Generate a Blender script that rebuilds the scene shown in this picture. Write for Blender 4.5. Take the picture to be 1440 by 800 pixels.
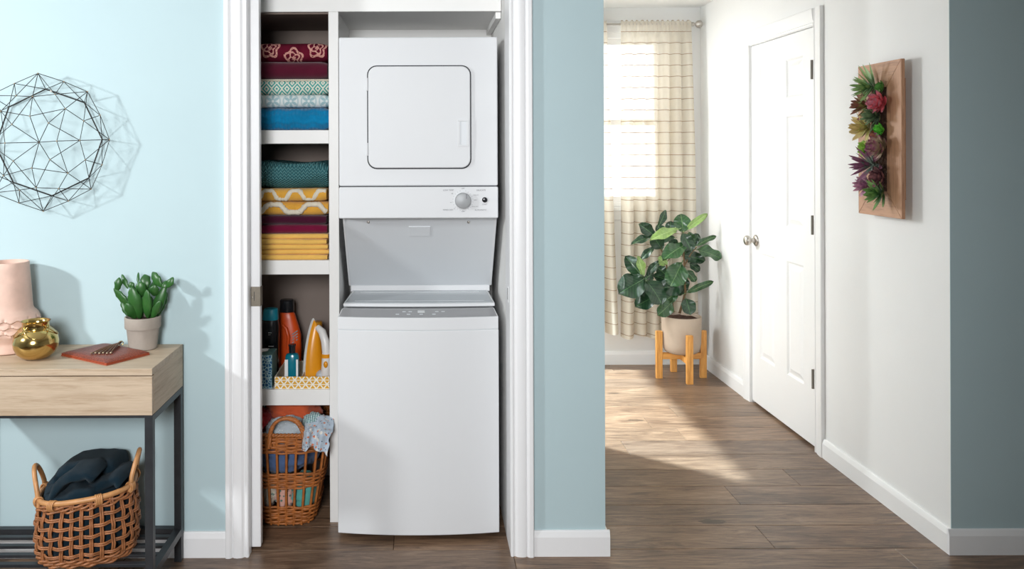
import bpy, bmesh, math, random
from mathutils import Vector, Matrix, noise as mnoise
random.seed(7)
PI = math.pi
for o in list(bpy.data.objects): bpy.data.objects.remove(o)
scene = bpy.context.scene
C = scene.collection
# ------------------------------------------------------------------ camera
F, CX, CY, H, TH = 1150.0, 594.0, 213.0, 1.44, math.radians(0.2)
cam_d = bpy.data.cameras.new('camera'); cam = bpy.data.objects.new('camera', cam_d); C.objects.link(cam)
cam_d.sensor_fit = 'HORIZONTAL'; cam_d.sensor_width = 36; cam_d.lens = 36*F/1440
cam_d.shift_x = (720-CX)/1440; cam_d.shift_y = -(400-CY)/1440
cam_d.clip_start = 0.02
cam.matrix_world = Matrix.Translation((0,0,H)) @ Matrix.Rotation(PI/2,4,'X') @ Matrix.Rotation(-TH,4,'Z')
scene.camera = cam
def P(px, py, D):
    """photo pixel at a known depth D (m from the camera plane) -> world point"""
    dx, dy = px-CX, py-CY
    dx, dy = dx-dy*TH, dy+dx*TH
    return Vector((dx/F*D, D, H-dy/F*D))
# ------------------------------------------------------------------ world, lights, exposure
w = bpy.data.worlds.new('world'); scene.world = w; w.use_nodes = True
bg = w.node_tree.nodes['Background']; bg.inputs[0].default_value = (.97,0.99,1.0,1); bg.inputs[1].default_value = 3.5
vs = scene.view_settings
vs.view_transform = 'Standard'; vs.look = 'None'; vs.gamma = 1; vs.use_curve_mapping = False; vs.exposure = 0.12
def light(name, kind, loc, target, energy, color=(1,1,1), **kw):
    d = bpy.data.lights.new(name, kind); d.energy = energy; d.color = color
    for k, v in kw.items(): setattr(d, k, v)
    o = bpy.data.objects.new(name, d); C.objects.link(o); o.location = loc
    o.rotation_euler = (Vector(target)-Vector(loc)).to_track_quat('-Z','Y').to_euler()
    return o
light('key_lamp', 'AREA', (-2.75,1.45,1.85), (-0.5,2.9,1.1), 37, (.95,0.985,1), shape='DISK', size=0.16)
light('fill_spot', 'SPOT', (-0.55,-1.3,1.95), (-0.45,2.9,1.15), 555, (.97,0.985,1), spot_size=math.radians(72), spot_blend=1.0, shadow_soft_size=0.55)  # unseen fill, added to brighten the closet front and teal walls
light('sun_patch_spot', 'SPOT', (-0.6,5.2,5.2), (1.1,4.4,0), 4800, (.72,0.90,1), spot_size=math.radians(50), spot_blend=0.2, shadow_soft_size=0.08)  # added spot in place of sun, casts the bright patch on the hall floor
light('hall_daylight', 'AREA', (-0.25,5.30,1.75), (1.88,4.5,1.25), 27, (.97,.985,1), shape='RECTANGLE', size=0.3, size_y=0.5)
# ------------------------------------------------------------------ materials
class E:
    """a value in a node tree, with arithmetic"""
    def __init__(s, nt, sock): s.nt, s.s = nt, sock
    def op(s, o, *a):
        n = s.nt.nodes.new('ShaderNodeMath'); n.operation = o
        for i, v in enumerate((s,)+a):
            if isinstance(v, E): s.nt.links.new(v.s, n.inputs[i])
            else: n.inputs[i].default_value = v
        return E(s.nt, n.outputs[0])
    def __add__(s, o): return s.op('ADD', o)
    __radd__ = __add__
    def __sub__(s, o): return s.op('SUBTRACT', o)
    def __mul__(s, o): return s.op('MULTIPLY', o)
    __rmul__ = __mul__
    def __truediv__(s, o): return s.op('DIVIDE', o)
    def fract(s): return s.op('FRACT')
    def abs(s): return s.op('ABSOLUTE')
    def sin(s): return s.op('SINE')
    def lt(s, v): return s.op('LESS_THAN', v)
    def gt(s, v): return s.op('GREATER_THAN', v)
    def mn(s, v): return s.op('MINIMUM', v)
    def mx(s, v): return s.op('MAXIMUM', v)
    def floor(s): return s.op('FLOOR')
    def sqrt(s): return s.op('SQRT')
    def atan2(s, v): return s.op('ARCTAN2', v)
class Mat:
    def __init__(s, name, color=(.8,.8,.8), rough=.5, metal=0, spec=.5, **kw):
        s.m = bpy.data.materials.new(name); s.m.use_nodes = True
        s.nt = s.m.node_tree; s.b = s.nt.nodes['Principled BSDF']
        s.b.inputs['Base Color'].default_value = (*color,1); s.b.inputs['Roughness'].default_value = rough
        s.b.inputs['Metallic'].default_value = metal; s.b.inputs['Specular IOR Level'].default_value = spec
        for k, v in kw.items(): s.b.inputs[k].default_value = v
        s.tc = None; s.color = color
    def N(s, t, **inp):
        n = s.nt.nodes.new(t)
        for k, v in inp.items(): n.inputs[k].default_value = v
        return n
    def L(s, a, b): s.nt.links.new(a, b)
    def coord(s, which='Object'):
        if s.tc is None: s.tc = s.N('ShaderNodeTexCoord')
        return s.tc.outputs[which]
    def xyz(s):
        n = s.N('ShaderNodeSeparateXYZ'); s.L(s.coord(), n.inputs[0])
        return [E(s.nt, n.outputs[i]) for i in range(3)]
    def scaled(s, sc, rnd=False):
        mp = s.N('ShaderNodeMapping'); mp.inputs['Scale'].default_value = sc
        if rnd:
            oi = s.N('ShaderNodeObjectInfo'); va = s.N('ShaderNodeVectorMath'); va.operation = 'MULTIPLY_ADD'
            va.inputs[1].default_value = (1,1,1)
            cm = s.N('ShaderNodeCombineXYZ'); mm = s.N('ShaderNodeMath'); mm.operation = 'MULTIPLY'; mm.inputs[1].default_value = 37
            s.L(oi.outputs['Random'], mm.inputs[0])
            for i in range(3): s.L(mm.outputs[0], cm.inputs[i])
            s.L(s.coord(), va.inputs[0]); s.L(cm.outputs[0], va.inputs[2]); s.L(va.outputs[0], mp.inputs[0])
        else: s.L(s.coord(), mp.inputs[0])
        return mp.outputs[0]
    def noise(s, scale=10, detail=4, sc=(1,1,1), rough=.55, dist=0, rnd=False):
        n = s.N('ShaderNodeTexNoise', Scale=scale, Detail=detail, Roughness=rough, Distortion=dist)
        s.L(s.scaled(sc, rnd), n.inputs['Vector']); return E(s.nt, n.outputs[0])
    def ramp(s, fac, stops):
        r = s.N('ShaderNodeValToRGB'); el = r.color_ramp.elements
        while len(el) > 1: el.remove(el[-1])
        el[0].position = stops[0][0]; el[0].color = (*stops[0][1],1)
        for p, c in stops[1:]:
            e = el.new(p); e.color = (*c,1)
        s.L(fac.s, r.inputs[0]); return r.outputs[0]
    def mix(s, fac, a, b, mode='MIX'):
        n = s.N('ShaderNodeMix'); n.data_type = 'RGBA'; n.blend_type = mode
        if isinstance(fac, E): s.L(fac.s, n.inputs[0])
        else: n.inputs[0].default_value = fac
        for i, v in ((6,a),(7,b)):
            if isinstance(v, tuple): n.inputs[i].default_value = (*v,1)
            else: s.L(v, n.inputs[i])
        return n.outputs[2]
    def col(s, sock): s.L(sock, s.b.inputs['Base Color']); s.csock = sock; return s
    def bump(s, h, strength=.3, dist=.002):
        n = s.N('ShaderNodeBump', Strength=strength, Distance=dist); s.L(h.s, n.inputs['Height'])
        s.L(n.outputs[0], s.b.inputs['Normal']); return s
    def vary(s, amt=.12, scale=6, detail=4, rnd=False):
        n = s.noise(scale, detail, rnd=rnd); c = s.color
        s.col(s.ramp(n, [(.25, tuple(x*(1-amt) for x in c)), (.75, tuple(min(1,x*(1+amt)) for x in c))])); return s
def rgb(r, g, b):
    f = lambda c: ((c/255+.055)/1.055)**2.4 if c > 10 else c/255/12.92
    return (f(r), f(g), f(b))
def cloth_mat(name, c, amt=.12, bs=900, strength=.5, dist=.0015):
    m = Mat(name, c, .95, spec=.15); m.b.inputs['Sheen Weight'].default_value = .25
    m.vary(amt, 14); m.bump(m.noise(bs, 3), strength, dist); return m
def wood_mat(name, c1, c2, axis='x', rough=.45, sc=1.0, rnd=False):
    m = Mat(name, c1, rough)
    S = {'x':(1.2,16,16), 'y':(16,1.2,16), 'z':(16,16,1.2)}[axis]
    a = m.noise(3*sc, 6, S, .62, .6, rnd); b = m.noise(14*sc, 4, S, .6, 0, rnd)
    f = a*.65+b*.35
    m.col(m.ramp(f, [(.34,c2),(.52,c1),(.68,tuple(min(1,x*1.12) for x in c1))])); m.bump(f, .12, .002); return m
M = {}
def wallmat(name, c):
    m = Mat(name, c, .7, spec=.25); m.vary(.015, 3); m.bump(m.noise(260, 3), .06, .001); return m
M['blue'] = wallmat('pale_teal_paint', (.465,.59,.62))
M['hall'] = wallmat('off_white_paint', (.80,.80,.785))
M['ceil'] = wallmat('ceiling_paint', (.84,.84,.82))
M['closet'] = wallmat('closet_white_paint', (.80,.79,.77))
M['trim'] = Mat('white_trim_enamel', (.84,.84,.85), .35).vary(.01, 4)
M['trimwarm'] = Mat('white_door_enamel', (.85,.85,.84), .4).vary(.01, 4)
M['shelf'] = Mat('white_melamine', (.82,.81,.79), .45).vary(.012, 5)
M['bayshade'] = Mat('painted_bay_shade', (.21,.170,.148), .8, spec=.2).vary(.06, 4)  # brown-grey colour standing in for shade inside the white left bay
M['appl'] = Mat('white_appliance_enamel', (.67,.68,.695), .5, spec=.25).vary(.008, 3)
M['appl2'] = Mat('pale_grey_panel', (.64,.665,.69), .45).vary(.02, 3)
M['lidglass'] = Mat('grey_lid_glass', (.42,.45,.47), .12).vary(.04, 3)
M['ctlglass'] = Mat('smoked_control_glass', (.33,.33,.34), .14).vary(.05, 4)
M['dark'] = Mat('dark_gap', (.03,.032,.036), .7).vary(.1, 8)
M['knob'] = Mat('brushed_grey_plastic', (.34,.35,.36), .5, .2).vary(.08, 40)
M['print'] = Mat('grey_print', (.22,.22,.24), .7).vary(.05, 20)
M['nickel'] = Mat('satin_nickel', (.50,.47,.43), .32, 1).vary(.06, 30)
M['hinge'] = Mat('dull_pewter', rgb(122,116,106), .6, .1).vary(.1, 60)
M['latch'] = Mat('aged_nickel', rgb(128,120,108), .45, .6).vary(.1, 60)
M['black'] = Mat('black_powder_coat', (.022,.024,.028), .42); M['black'].vary(.2, 20)
M['oak'] = wood_mat('pale_oak', (.51,.395,.285), (.38,.27,.175), 'x', .5)
M['oaky'] = wood_mat('pale_oak_end', (.50,.38,.265), (.36,.25,.16), 'y', .5)
m = Mat('plank_wood', (.2,.14,.1), .36)
oi = m.N('ShaderNodeObjectInfo')
f1 = m.noise(3.0, 9, (1,7,1), .74, 1.6, True); f2 = m.noise(9, 6, (1,22,1), .7, .3, True); f3 = m.noise(1.1, 3, (1,3,1), .5, 0, True)
ff = f1*.5+f2*.28+f3*.22
base = m.ramp(ff, [(.36,rgb(58,44,35)),(.46,rgb(108,86,69)),(.55,rgb(142,117,95)),(.66,rgb(176,152,128))])
tone = m.ramp(E(m.nt, oi.outputs['Random']), [(0,(.68,.68,.72)),(.5,(.92,.90,.88)),(1,(1.05,1.0,.95))])
vk = m.N('ShaderNodeTexVoronoi', Scale=1.7); m.L(m.scaled((1,2.6,1), True), vk.inputs['Vector'])
kd_ = E(m.nt, vk.outputs['Distance'])+m.noise(18, 4, (1,4,1), .6, 0, True)*.16
base = m.mix(kd_.lt(.165)*.62, base, rgb(44,33,26))
m.col(m.mix(1.0, base, tone, 'MULTIPLY')); m.bump(ff, .25, .002); M['plank'] = m
M['subfloor'] = Mat('dark_subfloor', (.02,.015,.012), .9).vary(.1, 5)
M['wicker'] = Mat('honey_wicker', rgb(158,102,64), .42); M['wicker'].vary(.35, 45, 5); M['wicker'].bump(M['wicker'].noise(300,3,(1,1,.3)), .4, .002)
M['cane'] = Mat('pale_cane', rgb(196,142,92), .4); M['cane'].vary(.2, 40, 5)
M['wicker2'] = Mat('amber_wicker', rgb(166,98,46), .5); M['wicker2'].vary(.38, 45, 5); M['wicker2'].bump(M['wicker2'].noise(300,3), .4, .002)
M['navy'] = cloth_mat('navy_terry', rgb(15,38,50), .25, 700, .9, .003); M['navy'].b.inputs['Sheen Weight'].default_value = .08
M['brass'] = Mat('polished_brass', rgb(206,176,112), .15, 1).vary(.1, 12)
M['wire'] = Mat('blackened_wire', (.03,.028,.026), .4, .8).vary(.2, 30)
M['joint'] = Mat('brass_solder', rgb(170,150,125), .4, .6).vary(.1, 40)
M['terr'] = Mat('greyed_terracotta', rgb(164,154,144), .85, spec=.2); M['terr'].vary(.15, 16, 6); M['terr'].bump(M['terr'].noise(120,4), .2, .001)
M['stone'] = Mat('beige_stoneware', rgb(186,168,150), .8, spec=.2); M['stone'].vary(.08, 10, 6, False); M['stone'].bump(M['stone'].noise(60,4,(1,1,6)), .15, .002)
M['soil'] = Mat('potting_soil', rgb(72,44,28), .95); M['soil'].vary(.4, 60); M['soil'].bump(M['soil'].noise(90,4), 1, .01)
M['pine'] = wood_mat('honey_pine', rgb(226,164,86), rgb(186,118,50), 'z', .5)
M['pineh'] = wood_mat('honey_pine_bar', rgb(226,164,86), rgb(186,118,50), 'x', .5)
M['walnut'] = wood_mat('planter_wood_vertical', rgb(182,138,106), rgb(146,104,76), 'z', .6)
M['walnuth'] = wood_mat('planter_wood_horizontal', rgb(182,138,106), rgb(146,104,76), 'y', .6)
M['trunk'] = Mat('fig_bark', rgb(112,88,60), .85); M['trunk'].vary(.25, 40)
def leafmat(name, c, vein, rough=.28):
    m = Mat(name, c, rough); x, y, z = m.xyz()
    v1 = (x.abs()).lt(.0016)
    v2 = ((y*1.0 - x.abs()*.75)*46).fract().lt(.09)
    nz = m.noise(25, 4); base = m.ramp(nz, [(.3,tuple(k*.75 for k in c)),(.7,tuple(k*1.25 for k in c))])
    m.col(m.mix(v1.mx(v2*.45), base, vein)); m.bump(v2.mx(v1), -.35, .002)
    m.b.inputs['Coat Weight'].default_value = .25; m.b.inputs['Coat Roughness'].default_value = .2
    return m
M['leaf_dark'] = leafmat('fig_leaf_dark', rgb(28,58,36), rgb(84,118,76))
M['leaf_mid'] = leafmat('fig_leaf_mid', rgb(44,82,44), rgb(110,142,88))
M['leaf_light'] = leafmat('fig_leaf_young', rgb(138,168,92), rgb(176,198,132))
def succ(name, c, c2):
    m = Mat(name, c, .5); x, y, z = m.xyz()
    f = (y/.055)
    m.col(m.ramp(f, [(.0,tuple(k*.8 for k in c)),(.55,c),(1.0,c2)])); return m
M['pad'] = Mat('cactus_green', rgb(44,90,38), .36); M['pad'].vary(.3, 22, 4, True)
m = Mat('rust_leather', rgb(160,72,46), .42)
vo = m.N('ShaderNodeTexVoronoi', Scale=110); vo.feature = 'DISTANCE_TO_EDGE'; m.L(m.scaled((1,1.5,1)), vo.inputs['Vector'])
vv = E(m.nt, vo.outputs['Distance']); m.col(m.ramp(vv, [(0,rgb(92,38,26)),(.12,rgb(138,64,44)),(.5,rgb(156,78,56))])); m.bump(vv, .5, .002); M['croc'] = m
M['rustedge'] = Mat('rust_leather_edge', rgb(158,70,42), .45).vary(.12, 20)
M['thong'] = Mat('brown_leather_cord', rgb(110,78,58), .6).vary(.2, 40)
# ------------------------------------------------------------------ mesh builder
class MB:
    def __init__(s): s.v, s.f = [], []
    def add(s, vs, fs):
        n = len(s.v); s.v += [Vector(v) for v in vs]; s.f += [tuple(i+n for i in f) for f in fs]; return s
    def box(s, x0,x1,y0,y1,z0,z1):
        return s.add([(x0,y0,z0),(x1,y0,z0),(x1,y1,z0),(x0,y1,z0),(x0,y0,z1),(x1,y0,z1),(x1,y1,z1),(x0,y1,z1)],
                     [(0,3,2,1),(4,5,6,7),(0,1,5,4),(1,2,6,5),(2,3,7,6),(3,0,4,7)])
    def grid(s, fn, nu, nv, cu=False, cv=False):
        vs = [fn(i/(nu if cu else nu-1), j/(nv if cv else nv-1)) for j in range(nv) for i in range(nu)]
        fs = []
        for j in range(nv if cv else nv-1):
            for i in range(nu if cu else nu-1):
                a, b = i, (i+1)%nu; c, d = j, (j+1)%nv
                fs.append((c*nu+a, c*nu+b, d*nu+b, d*nu+a))
        return s.add(vs, fs)
    def tube(s, pts, r, n=8, closed=False):
        pts = [Vector(p) for p in pts]; m = len(pts)
        rs = r if isinstance(r, (list,tuple)) else [r]*m
        vs, fs = [], []; up = None
        for i, p in enumerate(pts):
            a = pts[(i-1)%m] if (closed or i) else p; b = pts[(i+1)%m] if (closed or i < m-1) else p
            t = (b-a).normalized()
            if up is None: up = Vector((0,0,1)) if abs(t.z) < .9 else Vector((1,0,0))
            u = (up - t*up.dot(t)).normalized(); up = u; w_ = t.cross(u)
            for k in range(n):
                an = 2*PI*k/n; vs.append(p + (u*math.cos(an)+w_*math.sin(an))*rs[i])
        for i in range(m if closed else m-1):
            for k in range(n):
                a, b = i*n, ((i+1)%m)*n; fs.append((a+k, a+(k+1)%n, b+(k+1)%n, b+k))
        if not closed:
            fs.append(tuple(reversed(range(n)))); fs.append(tuple((m-1)*n+k for k in range(n)))
        return s.add(vs, fs)
    def lathe(s, prof, c=(0,0,0), n=32, sx=1, sy=1, cap0=False, cap1=False):
        c = Vector(c); vs, fs = [], []; m = len(prof)
        for r, z in prof:
            for k in range(n):
                a = 2*PI*k/n; vs.append(c+Vector((r*sx*math.cos(a), r*sy*math.sin(a), z)))
        for i in range(m-1):
            for k in range(n): fs.append((i*n+k, i*n+(k+1)%n, (i+1)*n+(k+1)%n, (i+1)*n+k))
        if cap0: fs.append(tuple(reversed(range(n))))
        if cap1: fs.append(tuple((m-1)*n+k for k in range(n)))
        return s.add(vs, fs)
    def prism(s, poly, fn, t0, t1):
        """poly of (a,b); fn(a,b,t) -> point"""
        n = len(poly); vs = [fn(a,b,t0) for a,b in poly]+[fn(a,b,t1) for a,b in poly]
        fs = [(i,(i+1)%n,(i+1)%n+n,i+n) for i in range(n)]+[tuple(reversed(range(n))), tuple(range(n,2*n))]
        return s.add(vs, fs)
    def sphere(s, c, r, nu=16, nv=10, fn=None):
        c = Vector(c); r = Vector(r) if isinstance(r,(tuple,list)) else Vector((r,r,r))
        prof = []
        vs, fs = [], []
        for j in range(1, nv):
            for k in range(nu):
                th, ph = PI*j/nv, 2*PI*k/nu
                d = Vector((math.sin(th)*math.cos(ph), math.sin(th)*math.sin(ph), math.cos(th)))
                vs.append(c+Vector((d.x*r.x,d.y*r.y,d.z*r.z)))
        vs += [c+Vector((0,0,r.z)), c-Vector((0,0,r.z))]; t, b = len(vs)-2, len(vs)-1
        for j in range(nv-2):
            for k in range(nu): fs.append((j*nu+k, (j+1)*nu+k, (j+1)*nu+(k+1)%nu, j*nu+(k+1)%nu))
        for k in range(nu):
            fs.append((t, k, (k+1)%nu)); fs.append((b, (nv-2)*nu+(k+1)%nu, (nv-2)*nu+k))
        if fn: vs = [fn(v) for v in vs]
        return s.add(vs, fs)
    def xf(s, mtx):
        s.v = [mtx @ v for v in s.v]; return s
    def build(s, name, mat, parent=None, smooth=None, bevel=0, origin=None, seg=2):
        me = bpy.data.meshes.new(name)
        if parent is not None: og = world_loc(parent)
        elif origin is not None: og = Vector(origin)
        else:
            xs = [v.x for v in s.v]; ys = [v.y for v in s.v]; zs = [v.z for v in s.v]
            og = Vector(((min(xs)+max(xs))/2, (min(ys)+max(ys))/2, min(zs)))
        me.from_pydata([v-og for v in s.v], [], s.f); me.validate()
        bm = bmesh.new(); bm.from_mesh(me); bmesh.ops.recalc_face_normals(bm, faces=bm.faces[:]); bm.to_mesh(me); bm.free()
        if mat is not None: me.materials.append(mat.m if isinstance(mat, Mat) else mat)
        if smooth is not None:
            me.polygons.foreach_set('use_smooth', [True]*len(me.polygons)); me.set_sharp_from_angle(angle=math.radians(smooth))
        o = bpy.data.objects.new(name, me); C.objects.link(o)
        if parent is not None: o.parent = parent
        else: o.location = og
        if bevel:
            b = o.modifiers.new('bevel', 'BEVEL'); b.width = bevel; b.segments = seg; b.limit_method = 'ANGLE'; b.angle_limit = math.radians(40)
        return o
def world_loc(o):
    v = Vector(o.location)
    while o.parent: o = o.parent; v += Vector(o.location)
    return v
def box(*a): return MB().box(*a)
def tag(o, label, cat=None, group=None, kind=None):
    if label: o['label'] = label
    if cat: o['category'] = cat
    if group: o['group'] = group
    if kind: o['kind'] = kind
    return o
def thing(name, label, cat, loc, group=None):
    o = bpy.data.objects.new(name, None); C.objects.link(o); o.location = loc; o.empty_display_size = .05
    return tag(o, label, cat, group)
def struct(o): o['kind'] = 'structure'; return o
def inst(name, mesh, parent, loc, rot=None, scale=None):
    o = bpy.data.objects.new(name, mesh); C.objects.link(o); o.parent = parent
    o.location = Vector(loc) - (world_loc(parent) if parent is not None else Vector((0,0,0)))
    if rot is not None: o.rotation_mode = 'QUATERNION'; o.rotation_quaternion = rot
    if scale is not None: o.scale = scale
    return o
def text_part(name, txt, size, loc, mat, parent, align='CENTER', rot=(PI/2,0,0)):
    cu = bpy.data.curves.new('t', 'FONT'); cu.body = txt; cu.size = size; cu.align_x = align; cu.align_y = 'CENTER'; cu.extrude = .0002
    t = bpy.data.objects.new('t', cu); C.objects.link(t)
    dg = bpy.context.evaluated_depsgraph_get(); me = bpy.data.meshes.new_from_object(t.evaluated_get(dg))
    bpy.data.objects.remove(t); bpy.data.curves.remove(cu)
    me.materials.clear(); me.materials.append(mat.m)
    o = bpy.data.objects.new(name, me); C.objects.link(o); o.parent = parent; o.location = Vector(loc)-world_loc(parent); o.rotation_euler = rot
    return o
def frame_quat(ydir, normal):
    """rotation taking local +y to ydir and local +z towards normal"""
    y = Vector(ydir).normalized(); z = Vector(normal); z = (z-y*z.dot(y)).normalized(); x = y.cross(z)
    return Matrix((x,y,z)).transposed().to_quaternion()
def nz3(p, s=1.0): return mnoise.noise(Vector(p)*s)
# ------------------------------------------------------------------ room shell
WD = 2.917            # front face of the teal wall
XL, XR = -.622, .310  # closet door opening
HX, RX = .648, 1.880  # hall: end of the teal wall, white wall on the right
BD, CZ = 5.52, 2.406  # back wall, ceiling
floor = struct(box(-3.2,3.2,-3.2,7.2,-.06,-.012).build('floor', M['subfloor'], origin=(0,0,0)))
fixed = {-1:[.32,1.70,-1.06], 0:[1.272,-.11,2.6], 2:[1.29,-.02], 6:[1.31,.2], 4:[.75,1.95], 1:[.62,1.98], 3:[.2,1.62], 5:[.98,2.2]}
row0 = 2.957; pw = .1842
for k in range(-32, 15):
    y0 = row0+k*pw; y1 = min(y0+pw, 5.60)
    js = sorted(fixed.get(k, []))
    if not js: js = [random.uniform(-.6,.5)]
    while js[0] > -3.1: js.insert(0, js[0]-1.38)
    while js[-1] < 3.1: js.append(js[-1]+1.38)
    for a, b in zip(js, js[1:]):
        a, b = max(a,-3.2), min(b,3.2)
        if b-a < .02: continue
        if k > 5 and b < -.9: continue
        if -32 <= k < -12:
            if a > -3.2 and b < 3.2: pass
        g = .0006
        pl = MB(); e = .0016
        pl.add([(a+g,y0+g,-.012),(b-g,y0+g,-.012),(b-g,y1-g,-.012),(a+g,y1-g,-.012),
                (a+g,y0+g,-e),(b-g,y0+g,-e),(b-g,y1-g,-e),(a+g,y1-g,-e),
                (a+g+e,y0+g+e,0),(b-g-e,y0+g+e,0),(b-g-e,y1-g-e,0),(a+g+e,y1-g-e,0)],
               [(0,3,2,1),(0,1,5,4),(1,2,6,5),(2,3,7,6),(3,0,4,7),(4,5,9,8),(5,6,10,9),(6,7,11,10),(7,4,8,11),(8,9,10,11)])
        pl.build('plank', M['plank'], floor)
struct(box(-3.2,3.2,-3.2,3.70,CZ,CZ+.1).build('ceiling', M['ceil']))
struct(box(HX-.02,3.2,3.70,5.7,CZ,CZ+.1).build('ceiling_hall', M['ceil']))
# teal front wall: two skins left of the closet with the pocket door between them
wl = MB().box(-3.2,XL-.0,WD,2.947,0,CZ).box(-3.2,XL,2.999,3.035,0,CZ).box(-3.2,-1.62,2.947,2.999,0,CZ)
struct(wl.build('wall_left', M['blue']))
wc = MB().box(XR+.012,HX,WD,3.05,0,CZ).box(XL,XR+.012,WD,3.035,2.30,CZ)
struct(wc.build('wall_center', M['blue']))
struct(MB().box(RX,3.2,WD-.002,WD,0,CZ).box(RX+.122,3.2,WD,3.05,0,CZ).build('wall_right', M['blue']))
# closet interior
ci = MB().box(XR+.0,XR+.06,3.05,3.75,0,CZ).box(-.78,XR+.06,3.66,3.75,0,CZ).box(-.80,-.74,3.035,3.75,0,CZ)
struct(ci.build('wall_closet', M['closet']))
struct(box(XR+.062,HX,3.051,4.17,0,CZ).build('wall_hall_left', M['hall']))
struct(box(HX-.022,HX,4.17,5.52,2.03,CZ+.02).build('wall_hall_header', M['hall']))
# hall right wall with the door opening
DN, DF, DT = 3.914, 4.677, 2.032
wr = MB().box(RX,RX+.12,WD+.0005,DN-.012,0,CZ).box(RX,RX+.12,DF+.012,5.7,0,CZ).box(RX,RX+.12,DN-.012,DF+.012,DT+.012,CZ).box(RX+.06,RX+.12,DN-.012,DF+.012,0,DT+.012)
struct(wr.build('wall_hall_right', M['hall']))
# back wall with window opening
WX0, WX1, WZ0, WZ1 = .72, 1.655, 1.06, 2.235
wb = MB().box(-1.7,WX0,BD,BD+.14,0,CZ+.3).box(WX1,RX+.12,BD,BD+.14,0,CZ+.0).box(WX0,WX1,BD,BD+.14,0,WZ0).box(WX0,WX1,BD,BD+.14,WZ1,CZ+.0)
struct(wb.build('wall_back', M['hall']))
struct(box(-1.8,-1.7,3.76,5.66,0,2.75).build('wall_side_added', M['hall']))  # unseen wall of an invented open-roofed room, shields sky, admits the patch light
struct(box(-1.8,XR+.06,3.76,3.86,0,2.75).build('wall_side_added_front', M['hall']))  # second unseen wall of the invented room, added to keep out stray sky light
# main room behind the camera
struct(box(-3.3,-3.2,-3.2,3.0,0,CZ).build('wall_far_left', M['hall']))
struct(box(3.2,3.3,-3.2,3.0,0,CZ).build('wall_far_right', M['hall']))
struct(box(-3.2,3.2,-3.3,-3.2,0,CZ).build('wall_rear', M['hall']))
# baseboards: chamfered profile
def baseboard(name, p0, p1, nrm, mat, h=.09, t=.014):
    p0, p1, n = Vector(p0), Vector(p1), Vector(nrm)
    prof = [(0,0),(t,0),(t,h-.022),(t*.62,h-.004),(t*.45,h),(0,h)]
    mb = MB(); mb.prism(prof, lambda a,b,s: p0.lerp(p1,s)+n*a+Vector((0,0,b)), 0, 1)
    return struct(mb.build(name, mat))
baseboard('baseboard_left', (-3.2,WD,0), (-.704,WD,0), (0,-1,0), M['trim'])
baseboard('baseboard_center', (.389,WD,0), (HX+.014,WD,0), (0,-1,0), M['trim'])
baseboard('baseboard_center_return', (HX,WD,0), (HX,4.17,0), (1,0,0), M['trim'])
baseboard('baseboard_right', (RX-.014,WD,0), (3.2,WD,0), (0,-1,0), M['trim'])
baseboard('baseboard_hall_near', (RX,WD,0), (RX,DN-.085,0), (-1,0,0), M['trimwarm'])
baseboard('baseboard_hall_far', (RX,DF+.085,0), (RX,BD,0), (-1,0,0), M['trimwarm'])
baseboard('baseboard_back', (-.9,BD,0), (RX-.014,BD,0), (0,-1,0), M['trimwarm'])
# closet casings: moulded profile across the width (u from inner edge to outer), v = proud of wall
def casing(name, xin, dirx, z1):
    pr = [(0,0),(0,.010),(.003,.013),(.009,.013),(.012,.009),(.016,.010),(.024,.016),(.040,.019),(.052,.0165),(.057,.012),(.060,.017),(.066,.021),(.078,.021),(.081,.019),(.081,0)]
    mb = MB(); mb.prism(pr, lambda u,v,t: Vector((xin+dirx*u, WD-v, t)), 0, z1)
    return struct(mb.build(name, M['trim'], smooth=25))
casing('trim_1', XL, -1, 2.38); casing('trim_2', XR, 1, 2.38)
struct(box(XL,XR,2.895,WD,2.30,2.38).build('trim_3', M['trim']))
# jambs
jb = MB().box(XL-.012,XL+.0005,2.912,2.948,0,2.30)
struct(jb.build('trim_4', M['trim']))
jr = struct(box(XR-.0005,XR+.012,2.912,3.06,0,2.30).build('trim_5', M['trim'], bevel=.002))
o = box(XR-.0015,XR+.0005,2.958,2.990,P(713,424,2.975).z,P(713,402,2.975).z).build('strike_plate', M['trim'], jr)
o = box(XR-.002,XR+.0,2.968,2.980,P(713,421,2.975).z,P(713,405,2.975).z).build('latch_slot', M['dark'], jr)
# pocket door with edge latch
pd = struct(box(-1.45,-.589,2.957,2.991,.012,2.29).build('door_1', M['trim'], bevel=.003))
zt, zb = P(358,403.5,2.95).z, P(358,431,2.95).z
lt = MB().box(-.622,-.5875,2.9545,2.957,zb,zt).box(-.589,-.5868,2.9545,2.991,zb,zt)
la = lt.build('latch', M['latch'], pd, bevel=.0006)
box(-.6105,-.6085,2.9538,2.9546,zb+.02,zt-.018).build('latch_lever', M['dark'], la)
MB().sphere((-.6155,2.9545,(zb+zt)/2-.003),(.003,.0018,.003),10,6).build('screw', M['nickel'], la, smooth=60)
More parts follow.
